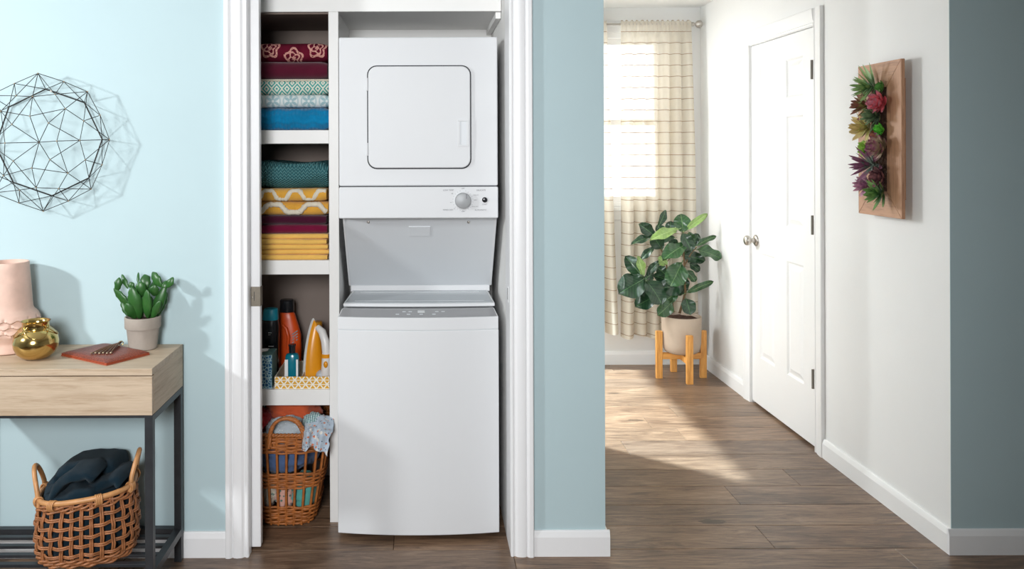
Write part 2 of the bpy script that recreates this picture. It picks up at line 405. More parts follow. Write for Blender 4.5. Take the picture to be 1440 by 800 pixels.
# ------------------------------------------------------------------ hall door, six raised panels
d2 = struct(box(RX+.012,RX+.047,DN,DF,.014,DT).build('door_2', M['trimwarm']))
cols = [(4.380,4.566),(4.045,4.232)]; rows = [(1.711,1.908),(1.046,1.615),(.281,.868)]
X0 = RX+.003
st = MB()
def rail(a,b,c,d): st.box(X0,RX+.012,a,b,c,d)
rail(DN,4.045,.014,DT); rail(4.566,DF,.014,DT); rail(4.232,4.380,.014,DT)
for c0, c1 in cols:
    for z0, z1 in [(.014,.281),(.868,1.046),(1.615,1.711),(1.908,DT)]: rail(c0,c1,z0,z1)
st.build('stiles_and_rails', M['trimwarm'], d2)
for c0, c1 in cols:
    for z0, z1 in rows:
        mb = MB()
        def ring(i, x): return [(x,c0+i,z0+i),(x,c1-i,z0+i),(x,c1-i,z1-i),(x,c0+i,z1-i)]
        vs = ring(0,X0)+ring(.010,RX+.011)+ring(.016,RX+.011)+ring(.040,X0+.001)
        fs = []
        for k in range(3):
            for i in range(4): fs.append((k*4+i, k*4+(i+1)%4, k*4+4+(i+1)%4, k*4+4+i))
        fs.append((12,13,14,15)); mb.add(vs, fs).build('door_panel', M['trimwarm'], d2)
for zc in (1.826,1.081,.343):
    h = MB().tube([(RX-.012,DN+.006,zc-.046),(RX-.012,DN+.006,zc+.046)], .0065, 8).box(RX+.0005,RX+.0028,DN-.010,DN+.022,zc-.045,zc+.045)
    h.build('hinge', M['hinge'], d2, smooth=40)
kz, kd = .932, 4.615
kn = MB(); rot = Matrix.Translation((RX+.003,kd,kz)) @ Matrix.Rotation(-PI/2,4,'Y')
kn.lathe([(.0,.0),(.032,0),(.032,.006),(.026,.011),(.013,.014),(.011,.030),(.017,.034),(.026,.042),(.029,.052),(.026,.062),(.016,.068),(0,.069)], n=24).xf(rot)
kn.build('door_knob', M['nickel'], d2, smooth=50)
ln = MB().box(RX-.001,RX+.06,DN-.012,DN-.002,0,DT+.012).box(RX-.001,RX+.06,DF+.002,DF+.012,0,DT+.012).box(RX-.001,RX+.06,DN-.012,DF+.012,DT+.003,DT+.012)
struct(ln.build('trim_6', M['trimwarm']))
def hall_casing(name, y_in, dy, z1):
    pr = [(0,0),(0,.011),(.010,.013),(.014,.010),(.030,.014),(.060,.018),(.078,.018),(.080,.016),(.080,0)]
    mb = MB(); mb.prism(pr, lambda u,v,t: Vector((RX-v, y_in+dy*u, t)), 0, z1); return struct(mb.build(name, M['trimwarm'], smooth=25))
hall_casing('trim_7', DN-.006, -1, DT+.086); hall_casing('trim_8', DF+.006, 1, DT+.086)
mb = MB(); mb.prism([(0,0),(0,.011),(.010,.013),(.014,.010),(.030,.014),(.060,.018),(.078,.018),(.080,.016),(.080,0)],
    lambda u,v,t: Vector((RX-v, t, DT+.006+u)), DN-.006, DF+.006); struct(mb.build('trim_9', M['trimwarm'], smooth=25))
# ------------------------------------------------------------------ window, rod, curtains
wn = struct(MB().box(WX0,WX0+.03,BD+.01,BD+.13,WZ0,WZ1).box(WX1-.03,WX1,BD+.01,BD+.13,WZ0,WZ1).box(WX0+.03,WX1-.03,BD+.01,BD+.13,WZ1-.03,WZ1).box(WX0+.03,WX1-.03,BD+.01,BD+.13,WZ0,WZ0+.03).build('window_1', M['trimwarm']))
zm = P(900,172,BD+.06).z
for nm, a, b, yy in (('upper_sash',zm-.02,WZ1-.03,BD+.075),('lower_sash',WZ0+.03,zm+.02,BD+.045)):
    fx = MB()
    fx.box(WX0+.03,WX0+.07,yy,yy+.028,a,b).box(WX1-.07,WX1-.03,yy,yy+.028,a,b).box(WX0+.07,WX1-.07,yy,yy+.028,a,a+.04).box(WX0+.07,WX1-.07,yy,yy+.028,b-.04,b)
    sa = fx.build(nm, M['trimwarm'], wn)
    if 'glass' not in M:
        g = bpy.data.materials.new('window_glass'); g.use_nodes = True; nt = g.node_tree; nt.nodes.remove(nt.nodes['Principled BSDF'])
        tr = nt.nodes.new('ShaderNodeBsdfTransparent'); gl = nt.nodes.new('ShaderNodeBsdfGlossy'); gl.inputs['Roughness'].default_value = .02
        mx = nt.nodes.new('ShaderNodeMixShader'); mx.inputs[0].default_value = .06
        nt.links.new(tr.outputs[0], mx.inputs[1]); nt.links.new(gl.outputs[0], mx.inputs[2]); nt.links.new(mx.outputs[0], nt.nodes['Material Output'].inputs[0]); M['glass'] = g
    box(WX0+.068,WX1-.068,yy+.011,yy+.016,a+.038,b-.038).build('pane', M['glass'], sa)
MB().box(WX0-.07,WX0,BD-.015,BD,WZ0,WZ1+.07).box(WX1,WX1+.07,BD-.015,BD,WZ0,WZ1+.07).box(WX0,WX1,BD-.015,BD,WZ1,WZ1+.07).box(WX0-.07,WX1+.07,BD-.013,BD,WZ0-.085,WZ0-.022).build('window_casing', M['trimwarm'], wn, bevel=.002)
box(WX0-.09,WX1+.09,BD-.04,BD+.05,WZ0-.022,WZ0).build('window_sill', M['trimwarm'], wn, bevel=.003)
RD, RZ = 5.425, P(920,34,5.425).z
rod = thing('curtain_rod', 'slim brushed nickel curtain rod with a round ball finial above the window', 'curtain rod', (1.2,RD,RZ))
MB().tube([(.50,RD,RZ),(P(975,34,RD).x,RD,RZ)], .008, 10).build('rod', M['nickel'], rod, smooth=40)
xf_ = P(972,34,RD).x
MB().lathe([(0,0),(.014,0),(.014,.012),(.008,.016),(.008,.022),(.014,.026),(.023,.036),(.026,.048),(.022,.061),(.012,.069),(0,.071)], n=20).xf(Matrix.Translation((xf_+.004,RD,RZ)) @ Matrix.Rotation(PI/2,4,'Y')).build('finial', M['nickel'], rod, smooth=50)
MB().tube([(xf_-.004,RD,RZ),(xf_-.004,BD,RZ)], .007, 8).lathe([(0,0),(.022,0),(.022,.01),(0,.012)], n=16).build('bracket_tmp', M['nickel']) if False else None
MB().tube([(xf_-.006,RD+.004,RZ),(xf_-.006,BD,RZ)], .006, 8).build('bracket', M['nickel'], rod, smooth=40)
def curtain_mat():
    m = bpy.data.materials.new('sheer_linen_with_brown_lines'); m.use_nodes = True; nt = m.node_tree
    nt.nodes.remove(nt.nodes['Principled BSDF'])
    tc = nt.nodes.new('ShaderNodeTexCoord'); sp = nt.nodes.new('ShaderNodeSeparateXYZ'); nt.links.new(tc.outputs['Object'], sp.inputs[0])
    z = E(nt, sp.outputs[2])
    ln = (z/.0742).fract().lt(.062)
    nz = nt.nodes.new('ShaderNodeTexNoise'); nz.inputs['Scale'].default_value = 40; nt.links.new(tc.outputs['Object'], nz.inputs['Vector'])
    cm = nt.nodes.new('ShaderNodeMix'); cm.data_type = 'RGBA'; nt.links.new(ln.s, cm.inputs[0]); cm.inputs[6].default_value = (.82,.75,.63,1); cm.inputs[7].default_value = (.36,.27,.19,1)
    df = nt.nodes.new('ShaderNodeBsdfDiffuse'); tl = nt.nodes.new('ShaderNodeBsdfTranslucent'); tp = nt.nodes.new('ShaderNodeBsdfTransparent')
    nt.links.new(cm.outputs[2], df.inputs[0]); nt.links.new(cm.outputs[2], tl.inputs[0])
    a = nt.nodes.new('ShaderNodeMixShader'); a.inputs[0].default_value = .42; nt.links.new(df.outputs[0], a.inputs[1]); nt.links.new(tl.outputs[0], a.inputs[2])
    b = nt.nodes.new('ShaderNodeMixShader'); fac = (ln*-.20+.20+E(nt, nz.outputs[0])*.06); nt.links.new(fac.s, b.inputs[0])
    nt.links.new(a.outputs[0], b.inputs[1]); nt.links.new(tp.outputs[0], b.inputs[2]); nt.links.new(b.outputs[0], nt.nodes['Material Output'].inputs[0])
    return m
CM = curtain_mat()
def curtain(label, xt0, xt1, xb0, xb1, zb, npl, seed):
    mb = MB(); nu, nv = npl*12, 60
    rr = random.Random(seed); ph = [rr.uniform(-.5,.5) for _ in range(npl+2)]
    def fn(u, v):
        z = RZ+.022 + (zb-RZ-.022)*v
        x = (xt0+(xb0-xt0)*v)*(1-u) + (xt1+(xb1-xt1)*v)*u
        s = u*npl; k = int(s); amp = (.014+.034*min(1,v*3))*(.75+.5*abs(ph[min(k,npl)]))
        y = RD - .012 + amp*math.sin(2*PI*s+.8*nz3((u*3,v*1.5,seed))) + .012*nz3((u*4,v*3,seed+5))
        x += .010*math.cos(2*PI*s)*min(1,v*2+.2)
        if v < .045: y = RD - .011 + .006*math.sin(2*PI*s*3) ; z += .006*math.sin(2*PI*s*2.3)*(1-v/.045)
        z += .01*math.sin(2*PI*s*.5+seed)*v
        return Vector((x,y,z))
    mb.grid(fn, nu, nv)
    return tag(mb.build('curtain', CM, smooth=180, origin=(1.5,RD,0)), label, 'curtain')
zbt = P(920,474,5.4).z
curtain('sheer beige curtain with thin brown lines hanging behind the fiddle leaf fig', P(872,60,RD).x, P(971,60,RD).x, P(870,470,RD).x, P(979,470,RD).x, zbt, 6, 3)
curtain('sheer beige curtain with thin brown lines at the teal wall side of the window', .62, P(852,60,RD).x, .64, P(866,470,RD).x, P(858,468,5.4).z, 7, 9)
# ------------------------------------------------------------------ closet shelving
SD = 3.178
BXL, BXR = -.735, P(463,400,SD).x      # left bay inner faces
DVR = P(477,400,SD).x                  # right face of the divider
SBK = 3.655
zHead = P(420,16.6,SD).z
sh = thing('closet_shelving', 'white built-in shelving with four open bays beside the stacked washer and dryer', 'shelving', (-.5,SD,0))
box(BXR,DVR,SD,SBK,0,zHead).build('divider', M['shelf'], sh, bevel=.0015)
shelf_z = []
for yt, yb in ((183,202),(366,386),(548,570)):
    a, b = P(415,yt,SD).z, P(415,yb,SD).z; shelf_z.append(a)
    box(BXL,BXR,SD,SBK-.02,b,a).build('shelf', M['shelf'], sh, bevel=.0015)
box(BXL,XR-.002,SD,SBK,zHead,zHead+.10).build('top_shelf', M['shelf'], sh, bevel=.0015)
box(BXL,BXR,SBK-.016,SBK-.002,.0,zHead).build('back_panel', M['bayshade'], sh)  # shelving back, coloured with the shade of the bay
box(BXL,BXR,SD+.02,SBK-.02,zHead-.006,zHead).build('shade_panel', M['bayshade'], sh)  # added sheet, paints shade on the underside of the top shelf
box(XR-.022,XR-.002,SD+.02,SBK,zHead-.026,zHead-.001).build('cleat', M['shelf'], sh)
# ------------------------------------------------------------------ folded textiles
def folded(name, x0, x1, yf, yb, z0, z1, mat, layers=1, seed=0, amp=.003, nx=28, flat=.5, skew=0):
    mb = MB(); h = (z1-z0)/layers
    for L in range(layers):
        a, b = z0+h*L, z0+h*(L+1); r = h*flat; off = .006*math.sin(seed*3+L*2.1); xo = .004*math.sin(seed+L*1.7)
        prof = []
        for k in range(9): t = PI/2+PI*k/8; prof.append((yf+off+r+r*math.cos(t), (a+b)/2+(b-a)/2*math.sin(t)))
        for k in range(1,6): prof.append((yf+off+r+(yb-yf-2*r)*k/6, a))
        for k in range(9): t = -PI/2+PI*k/8; prof.append((yb-r+r*math.cos(t), (a+b)/2+(b-a)/2*math.sin(t)))
        for k in range(1,6): prof.append((yb-r-(yb-yf-2*r-off)*k/6, b))
        n = len(prof)
        def fn(u, v):
            y, z = prof[int(round(v*n))%n]
            x = x0+(x1+xo-x0)*u; e = min(u,1-u)*nx
            k = 1 if e >= 1.5 else (.80+.13*e)
            zc = (a+b)/2; z = zc+(z-zc)*k
            y2 = y+amp*1.3*nz3((x*9,z*25,seed+y*4)); z2 = z+amp*nz3((x*7+3,y*8,seed+L))
            return Vector((x,y2,max(z2,z0+.0003) if L == 0 else z2))
        mb.grid(fn, nx+1, n, cv=True)
        m0 = len(mb.v)-n*(nx+1)
        mb.f.append(tuple(m0+j*(nx+1) for j in range(n))); mb.f.append(tuple(m0+j*(nx+1)+nx for j in reversed(range(n))))
    return mb.build(name, mat, smooth=60, origin=((x0+x1)/2, yf, z0))
def yz(y, D=3.19): return P(415,y,D).z
TX0, TX1 = -.728, BXR-.003
# materials with woven patterns; object x is across the fold, z is up from the base
m = cloth_mat('blue_throw', rgb(6,122,170), .15, 500, .8, .002); x, y, z = m.xyz()
m.bump((x*420).sin()*(.5)+((z+x.sin()*.0)*260+(x*90).sin()*1.2).sin()*.6+m.noise(300,3)*.6, .7, .003); M['bluethrow'] = m
m = Mat('pale_flower_print', (.7,.76,.76), .95, spec=.1); x, y, z = m.xyz(); cell = .070
lx = ((x/cell).fract()-.5)*cell; lz = z-.024; r = (lx*lx+lz*lz).sqrt(); th = lz.atan2(lx)
pet = (th*3).sin().abs()*.020+.006
m1 = r.lt(pet)*r.gt(.005); ring = ((r-.0285).abs()).lt(.003)
m.col(m.mix(m1.mx(ring*.7), rgb(214,220,219), rgb(158,186,192))); m.bump(m.noise(900,3), .4, .001); M['flower'] = m
m = Mat('teal_diamond_jacquard', (.7,.8,.75), .95, spec=.1); x, y, z = m.xyz(); cell = .040
dx = ((x/cell).fract()-.5).abs()*2; dz = ((z/.046+.0).fract()-.5).abs()*2
q = (dx+dz); band = (q*1.55+.1).fract().lt(.46)
m.col(m.mix(band, rgb(224,224,210), rgb(58,160,152))); m.bump(m.noise(700,3), .7, .002); M['diamond'] = m
M['burg'] = cloth_mat('burgundy_velour', rgb(84,18,40), .14, 800, .6, .002)
m = Mat('burgundy_medallion', rgb(96,20,38), .95, spec=.1); x, y, z = m.xyz(); cell = .092
xx = x/cell; row = xx.floor(); par = (row*.5).fract()*2     # alternate up / down
lx = (xx.fract()-.5)*cell; lz = z-(par*.040+.012)
r = (lx*lx+lz*lz*.8).sqrt(); th = lz.atan2(lx)
a1 = (r-((th*5).sin()*.005+.031)).abs().lt(.0042)
a2 = (r-((th*4).sin()*.005+.018)).abs().lt(.0035); a3 = r.lt((th*3).sin().abs()*.005+.004)
nzm = m.noise(260,2).gt(.40)
m.col(m.mix((a1.mx(a2).mx(a3))*nzm, m.ramp(m.noise(20,3),[(.3,rgb(80,14,32)),(.7,rgb(104,22,44))]), rgb(206,150,138))); m.bump(m.noise(700,3), .5, .002); M['medal'] = m
m = Mat('teal_knit', rgb(84,158,162), .95, spec=.1); x, y, z = m.xyz()
st_ = (x/.0150).fract()-.5
kn_ = (((z+y*-.6)/.0125+st_.abs()*1.7).fract()-.5).abs()*2; gap = st_.abs().gt(.42)
m.col(m.mix(kn_*.8, rgb(40,104,114), rgb(136,196,198))); m.bump(kn_-gap*.7, 1.0, .008); M['knit'] = m
M['yellow'] = cloth_mat('mustard_terry', rgb(222,164,64), .14, 420, 1.0, .003)
M['cream'] = cloth_mat('cream_chenille', rgb(236,226,206), .1, 380, 1.0, .005)
M['burg2'] = cloth_mat('wine_velour', rgb(112,14,52), .14, 800, .6, .002)
M['burg3'] = cloth_mat('dark_plum_velour', rgb(66,14,40), .14, 800, .6, .002)
M['butter'] = cloth_mat('butter_yellow_fleece', rgb(236,188,98), .08, 700, .5, .0015)
G1, G2 = 'folded textiles on the top shelf bay', 'folded textiles in the second shelf bay'
BK = 3.58
tag(folded('folded_throw', TX0,TX1,3.186,BK,shelf_z[0],yz(151),M['bluethrow'],1,1,.004), 'bright blue ribbed throw folded at the bottom of the top stack', 'blanket', G1)
tag(folded('folded_towel', TX0,TX1,3.188,BK,yz(151),yz(133),M['flower'],1,2,.002), 'folded white towel printed with pale blue flowers', 'towel', G1)
dt = tag(folded('folded_towel', TX0,TX1,3.187,BK,yz(133),yz(111.5),M['diamond'],1,3,.003), 'folded cream towel with teal diamond pattern and fringed edge', 'towel', G1)
fr = MB()
for k in range(46):
    xx = TX0+.004+(TX1-TX0-.008)*k/45
    fr.sphere((xx,3.200+.003*nz3((k,1,2)),yz(112.5)+.004*nz3((k,5,1))),(.006,.007,.005),6,4)
fr.build('fringe', M['cream'], dt, smooth=60)
tag(folded('folded_towel', TX0,TX1,3.186,BK,yz(111),yz(86),M['burg'],1,4,.003), 'plain burgundy towel folded under the medallion towel', 'towel', G1)
tag(folded('folded_towel', TX0,TX1,3.186,BK,yz(86),yz(60),M['medal'],1,5,.003), 'burgundy towel with pink medallion pattern on top of the stack', 'towel', G1)
tag(folded('folded_throw', TX0,TX1-.004,3.188,BK,shelf_z[1],yz(329),M['butter'],5,6,.002), 'butter yellow fleece throw folded in five layers', 'blanket', G2)
tag(folded('folded_towel', TX0,TX1-.010,3.190,BK,yz(329),yz(316),M['burg2'],1,7,.0025), 'bright wine red towel folded above the butter yellow throw', 'towel', G2)
tag(folded('folded_towel', TX0,TX1-.014,3.196,BK,yz(316),yz(303),M['burg3'],1,8,.0025), 'dark plum towel folded beneath the mustard towels', 'towel', G2)
def chen(parent, yA, yB, phase, L):
    zz = [yA,yB]; lo, hi = min(zz)+.003, max(zz)-.002; mb = MB(); pts = []
    n = 90
    for k in range(n+1):
        x = TX0+.004+(TX1-.014-TX0)*k/n; f = ((x-phase)/L)%1
        t = min(1,max(0,(abs(f-.5)*2-.25)/.5)); t = t*t*(3-2*t)
        z = hi+(lo-hi)*t; h = (hi-lo)/2; q = (z-(hi+lo)/2)/(h+.003)
        y = 3.190 + h*(1-math.sqrt(max(0,1-q*q)))*1.0
        pts.append((x, y+.001*nz3((x*60,0,0)), z))
    mb.tube(pts, [.0105+.003*nz3((k*.9,3,phase)) for k in range(n+1)], 8)
    mb.build('chenille_band', M['cream'], parent, smooth=80)
t = tag(folded('folded_towel', TX0,TX1-.004,3.190,BK,yz(303),yz(283.5),M['yellow'],1,9,.003), 'mustard towel with white zigzag band, lower of the two', 'towel', G2); chen(t, yz(299.5), yz(287), -.656, .152)
t = tag(folded('folded_towel', TX0,TX1-.006,3.190,BK,yz(283),yz(265),M['yellow'],1,10,.003), 'mustard towel with white zigzag band beneath the teal knit', 'towel', G2); chen(t, yz(280), yz(268.5), -.6545, .106)
tag(folded('knit_blanket', TX0,TX1,3.187,BK,yz(265),yz(228),M['knit'],1,11,.013), 'chunky teal knit blanket folded on top of the mustard towels', 'blanket', G2)
# ------------------------------------------------------------------ third bay: cleaning things
SZ = shelf_z[2]
m = Mat('blue_mosaic_card', rgb(44,110,150), .6); vo = m.N('ShaderNodeTexVoronoi', Scale=85); vo.feature = 'DISTANCE_TO_EDGE'; m.L(m.coord(), vo.inputs['Vector'])
m.col(m.ramp(E(m.nt, vo.outputs['Distance']), [(0,rgb(176,206,210)),(.10,rgb(150,190,200)),(.13,rgb(34,98,142)),(1,rgb(24,84,132))])); M['mosaic'] = m
M['tealcard'] = Mat('dusty_teal_card', rgb(92,132,130), .7).vary(.06, 10)
tb = thing('tissue_box', 'blue mosaic patterned tissue box standing on the shelf next to the triangle tray', 'tissue box', (-.64,3.25,SZ))
tz = P(376,499,3.2).z; txr = P(385.5,520,3.2).x
MB().add([(-.705,3.195,SZ),(txr-.008,3.195,SZ),(txr-.008,3.195,tz),(-.705,3.195,tz),(-.705,3.196,SZ),(txr-.008,3.196,SZ),(txr-.008,3.196,tz),(-.705,3.196,tz)],[(0,1,2,3),(7,6,5,4),(0,4,5,1),(1,5,6,2),(2,6,7,3),(3,7,4,0)]).build('front_face', M['mosaic'], tb)
box(-.705,txr-.008,3.196,3.305,SZ,tz).build('box_body', M['tealcard'], tb)
ts = MB(); ts.grid(lambda u,v: Vector((-.690+.075*u, 3.235+.03*v+.012*math.sin(u*7), tz+.006+.020*math.sin(PI*v)*(1-.75*u)+.006*nz3((u*4,v*4,1)))), 12, 8)
ts.build('tissue', cloth_mat('white_tissue', (.85,.85,.85), .02), tb, smooth=180)
def bottle(mb, prof, c, sy, n=24):
    """prof rows: (z, halfwidth, xoffset)"""
    c = Vector(c); vs, fs = [], []
    for z, r, xo in prof:
        for k in range(n):
            a = 2*PI*k/n; ca, sa = math.cos(a), math.sin(a); e = .8
            vs.append(c+Vector((xo+r*math.copysign(abs(ca)**e,ca), r*sy*math.copysign(abs(sa)**e,sa), z)))
    for i in range(len(prof)-1):
        for k in range(n): fs.append((i*n+k, i*n+(k+1)%n, (i+1)*n+(k+1)%n, (i+1)*n+k))
    fs.append(tuple(reversed(range(n)))); fs.append(tuple((len(prof)-1)*n+k for k in range(n)))
    return mb.add(vs, fs)
M['blackpl'] = Mat('black_bottle_plastic', (.008,.009,.012), .25).vary(.2, 20)
M['tealcap'] = Mat('teal_cap', rgb(22,150,176), .35).vary(.05, 20)
M['orange'] = Mat('orange_bottle', rgb(214,78,22), .35).vary(.06, 12)
M['amberb'] = Mat('mustard_bottle', rgb(206,142,28), .4).vary(.06, 12)
M['tealb'] = Mat('petrol_soap_bottle', rgb(10,110,128), .2).vary(.06, 12)
M['paper'] = Mat('white_label', (.72,.73,.72), .6).vary(.04, 20)
M['greylabel'] = Mat('grey_label_print', (.25,.27,.28), .6).vary(.2, 60)
bx, bd = -.6285, 3.372
bb = thing('detergent_bottle', 'black bottle with a bright teal cap behind the blue tissue box', 'bottle', (bx,bd,SZ))
ztop = P(380,433,bd).z; zc = P(380,449,bd).z
bottle(MB(), [(SZ,.031,0),(SZ+.006,.034,0),(zc-.06,.035,0),(zc-.03,.036,0),(zc-.012,.033,0),(zc,.031,0)], (bx,bd,0), .85).build('bottle_body', M['blackpl'], bb, smooth=40)
bottle(MB(), [(zc,.032,0),(zc+.004,.033,0),(ztop-.008,.030,.001),(ztop-.002,.027,.002),(ztop,.020,.002)], (bx,bd,0), .85).build('cap', M['tealcap'], bb, smooth=40)
for zz, wd in ((.70,.014),(.692,.009),(.645,.022),(.634,.016),(.622,.019)): box(bx-.004,bx-.004+wd,bd-.0312,bd-.0298,zz,zz+.0025).build('label_line', M['paper'], bb)
ox, od = P(408,470,3.515).x, 3.515
ob = thing('detergent_bottle', 'tall orange detergent bottle with black cap and handle on the shelf', 'bottle', (ox,od,SZ))
z1 = P(404,438,od).z; z2 = P(404,421,od).z
bottle(MB(), [(SZ,.044,0),(SZ+.008,.048,0),(z1-.15,.048,0),(z1-.10,.047,.000),(z1-.06,.041,-.004),(z1-.03,.036,-.009),(z1-.010,.033,-.012),(z1,.027,-.013)], (ox,od,0), .7).build('bottle_body', M['orange'], ob, smooth=40)
bottle(MB(), [(z1,.030,-.013),(z1+.004,.031,-.013),(z2-.004,.029,-.013),(z2,.026,-.013)], (ox,od,0), .95).build('cap', M['blackpl'], ob, smooth=30)
MB().tube([(ox-.026,od-.034,z1-.05),(ox-.010,od-.040,z1-.065),(ox+.0,od-.042,z1-.10),(ox-.004,od-.042,z1-.15)], [.006,.008,.008,.006], 8).build('handle_ridge', M['orange'], ob, smooth=60)
for k in range(4): MB().add([(ox+.014,od-.0335,z1-.095-k*.012),(ox+.036,od-.026,z1-.080-k*.012),(ox+.036,od-.0262,z1-.074-k*.012),(ox+.014,od-.0337,z1-.089-k*.012)], [(0,1,2,3)]).build('label_line', M['greylabel'], ob)
yx, yd = -.462, 3.52
yb_ = thing('detergent_bottle', 'mustard yellow bottle half hidden behind the upright iron', 'bottle', (yx,yd,SZ))
z1 = P(432,470,yd).z; z2 = P(432,452,yd).z
bottle(MB(), [(SZ,.040,0),(SZ+.006,.043,0),(z1-.08,.043,0),(z1-.02,.034,.004),(z1,.022,.006)], (yx,yd,0), .8).build('bottle_body', M['amberb'], yb_, smooth=40)
bottle(MB(), [(z1,.024,.006),(z2-.003,.022,.006),(z2,.019,.006)], (yx,yd,0), 1).build('cap', M['amberb'], yb_, smooth=30)
# tray with triangles
m = Mat('mustard_triangle_card', rgb(235,228,212), .7); x, y, z = m.xyz(); hh = .0172; ww = .028
rw = (z/hh).floor(); fz = (z/hh).fract(); fx = ((x/ww)+rw*.5).fract()
t1 = ((fx-.5).abs()*2).lt((fz*-1+1)*.95-.16); t2 = (((fx+.5).fract()-.5).abs()*2).lt(fz*.95-.24)
gd = fz.gt(.10)*fz.lt(.92)
m.col(m.mix(((t1).mx(t2))*gd, rgb(236,230,216), rgb(214,160,44))); M['tri'] = m
M['card'] = Mat('cream_card', rgb(222,212,194), .8).vary(.04, 10)
T0, T1, TD0, TD1 = P(386.2,540,3.19).x, BXR-.002, 3.188, 3.432
tzt = P(420,529.5,3.19).z
tr_ = thing('storage_tray', 'shallow open tray covered in mustard and cream triangles', 'tray', ((T0+T1)/2,TD0,SZ))
box(T0,T1,TD0,TD0+.003,SZ,tzt).build('front_panel', M['tri'], tr_)
MB().box(T0,T0+.003,TD0+.003,TD1,SZ,tzt).box(T1-.003,T1,TD0+.003,TD1,SZ,tzt).box(T0,T1,TD1-.003,TD1,SZ,tzt).box(T0+.003,T1-.003,TD0+.003,TD1-.003,SZ,SZ+.004).build('tray_body', M['card'], tr_)
dvx = P(424,525,3.2).x
box(dvx,dvx+.003,TD0+.003,TD1-.003,SZ+.004,tzt-.002).build('tray_divider', M['card'], tr_)
# pump bottle
px_, pd_ = P(411,510,3.26).x, 3.26
pb = thing('soap_bottle', 'petrol blue soap bottle with white label standing in the triangle tray', 'bottle', (px_,pd_,SZ+.004))
zt_ = P(411,496,pd_).z; zs = P(411,484,pd_).z; b0 = SZ+.004
bottle(MB(), [(b0,.025,0),(b0+.004,.0275,0),(zt_-.014,.0275,0),(zt_-.004,.023,0),(zt_,.013,0)], (px_,pd_,0), .8).build('bottle_body', M['tealb'], pb, smooth=40)
MB().lathe([(.012,zt_),(.013,zt_+.004),(.013,zs-.008),(.015,zs-.006),(.015,zs)], (px_,pd_,0), 18, cap1=True).build('cap', M['blackpl'], pb, smooth=40)
MB().box(px_-.0265,px_-.0135,pd_-.0232,pd_-.0205,b0+.01,zt_-.022).box(px_+.0185,px_+.0265,pd_-.0222,pd_-.018,b0+.01,zt_-.022).build('label', M['paper'], pb)
# iron standing on its heel
ix, idp = P(442,500,3.31).x, 3.315
ir = thing('clothes_iron', 'white and amber clothes iron standing upright on its heel in the tray', 'iron', (ix,idp,SZ+.004))
L = P(449,447,3.31).z-(SZ+.004)
yaw = Matrix.Translation((ix-.008,idp,SZ+.004)) @ Matrix.Rotation(math.radians(-38),4,'Z')
def gothic(wd, ln_, n=14):
    pts = []
    for k in range(n+1):
        t = k/n; pts.append((-wd*math.cos(t*PI/2)**.75 if t < 1 else 0, ln_*(.0+t**.9)))
    return pts + [(-a, b) for a, b in reversed(pts[:-1])]
M['sole'] = Mat('iron_grey_white', (.62,.62,.60), .35).vary(.04, 10)
M['amber'] = Mat('amber_iron_shell', rgb(222,146,22), .3).vary(.06, 10)
M['iwhite'] = Mat('iron_white_plastic', (.74,.72,.70), .3).vary(.03, 10)
MB().prism(gothic(.056,L), lambda a,b,t: Vector((t,a,b)), 0, .010).xf(yaw).build('soleplate', M['sole'], ir, bevel=.002)
ib = MB(); ib.grid(lambda u,v: Vector((.010+.040*math.sin(PI*u)**.6*(1-v)**.35, (2*u-1)*.050*math.cos(v*PI/2)**.75, L*.97*v**.9)), 19, 16)
ib.xf(yaw).build('shell', M['amber'], ir, smooth=60)
hp = [(.030,0,L*.86),(.055,0,L*.80),(.072,0,L*.66),(.078,0,L*.48),(.076,0,L*.30),(.074,0,L*.10),(.066,0,.006)]
MB().tube([Vector(p) for p in hp], [.012,.016,.017,.017,.018,.020,.020], 12).xf(yaw).build('handle', M['iwhite'], ir, smooth=60)
MB().tube([(.0765,0,L*.40),(.0765,0,L*.46)], .0195, 12).xf(yaw).build('collar', M['amber'], ir, smooth=40)
MB().sphere((.086,-.012,L*.30),(.010,.008,.014),10,8).xf(yaw).build('steam_button', M['amber'], ir, smooth=60)
MB().sphere((.056,0,.026),(.024,.03,.022),14,8).xf(yaw).build('water_dial', Mat('iron_dial_grey',(.45,.47,.5),.4).vary(.05,9), ir, smooth=60)
# ------------------------------------------------------------------ wicker laundry basket (bottom bay)
def rrect(a, b, th, p=4.0):
    c, s = math.cos(th), math.sin(th)
    r = (abs(c/a)**p+abs(s/b)**p)**(-1/p); return r*c, r*s
LBX, LBD, LBH = -.520, 3.285, P(420,614,3.1).z
def lb_pt(th, z, off=0):
    k = z/LBH; a = .098+.058*k**.8; b = .135+.045*k; x, y = rrect(a+off, b+off, th); return Vector((LBX-.010*(1-k)+x, LBD+y, z))
lbk = thing('wicker_laundry_basket', 'tall amber wicker laundry basket with braided handle heaped with clothes in the closet', 'basket', (LBX,LBD,0))
NS = 30
for z0, z1, nr in ((.008,.078,9),(.150,.212,8),(.290,LBH-.006,8)):
    mb = MB()
    for q in range(nr):
        z = z0+(z1-z0)*(q+.5)/nr; pts = []
        for k in range(NS*4):
            th = 2*PI*k/(NS*4); pts.append(lb_pt(th, z+.0015*math.sin(5*th+q*2), .0045*math.cos(NS*th/1.0*.5+PI*q)))
        mb.tube(pts, .0046, 6, True)
    o = mb.build('woven_band', M['wicker2'], lbk, smooth=80); o['kind'] = 'stuff'
for k in range(NS):
    th = 2*PI*(k+.5)/NS
    MB().tube([lb_pt(th,.004),lb_pt(th,LBH*.5),lb_pt(th,LBH)], .0052, 6).build('stake', M['wicker2'], lbk, smooth=80)
mb = MB()
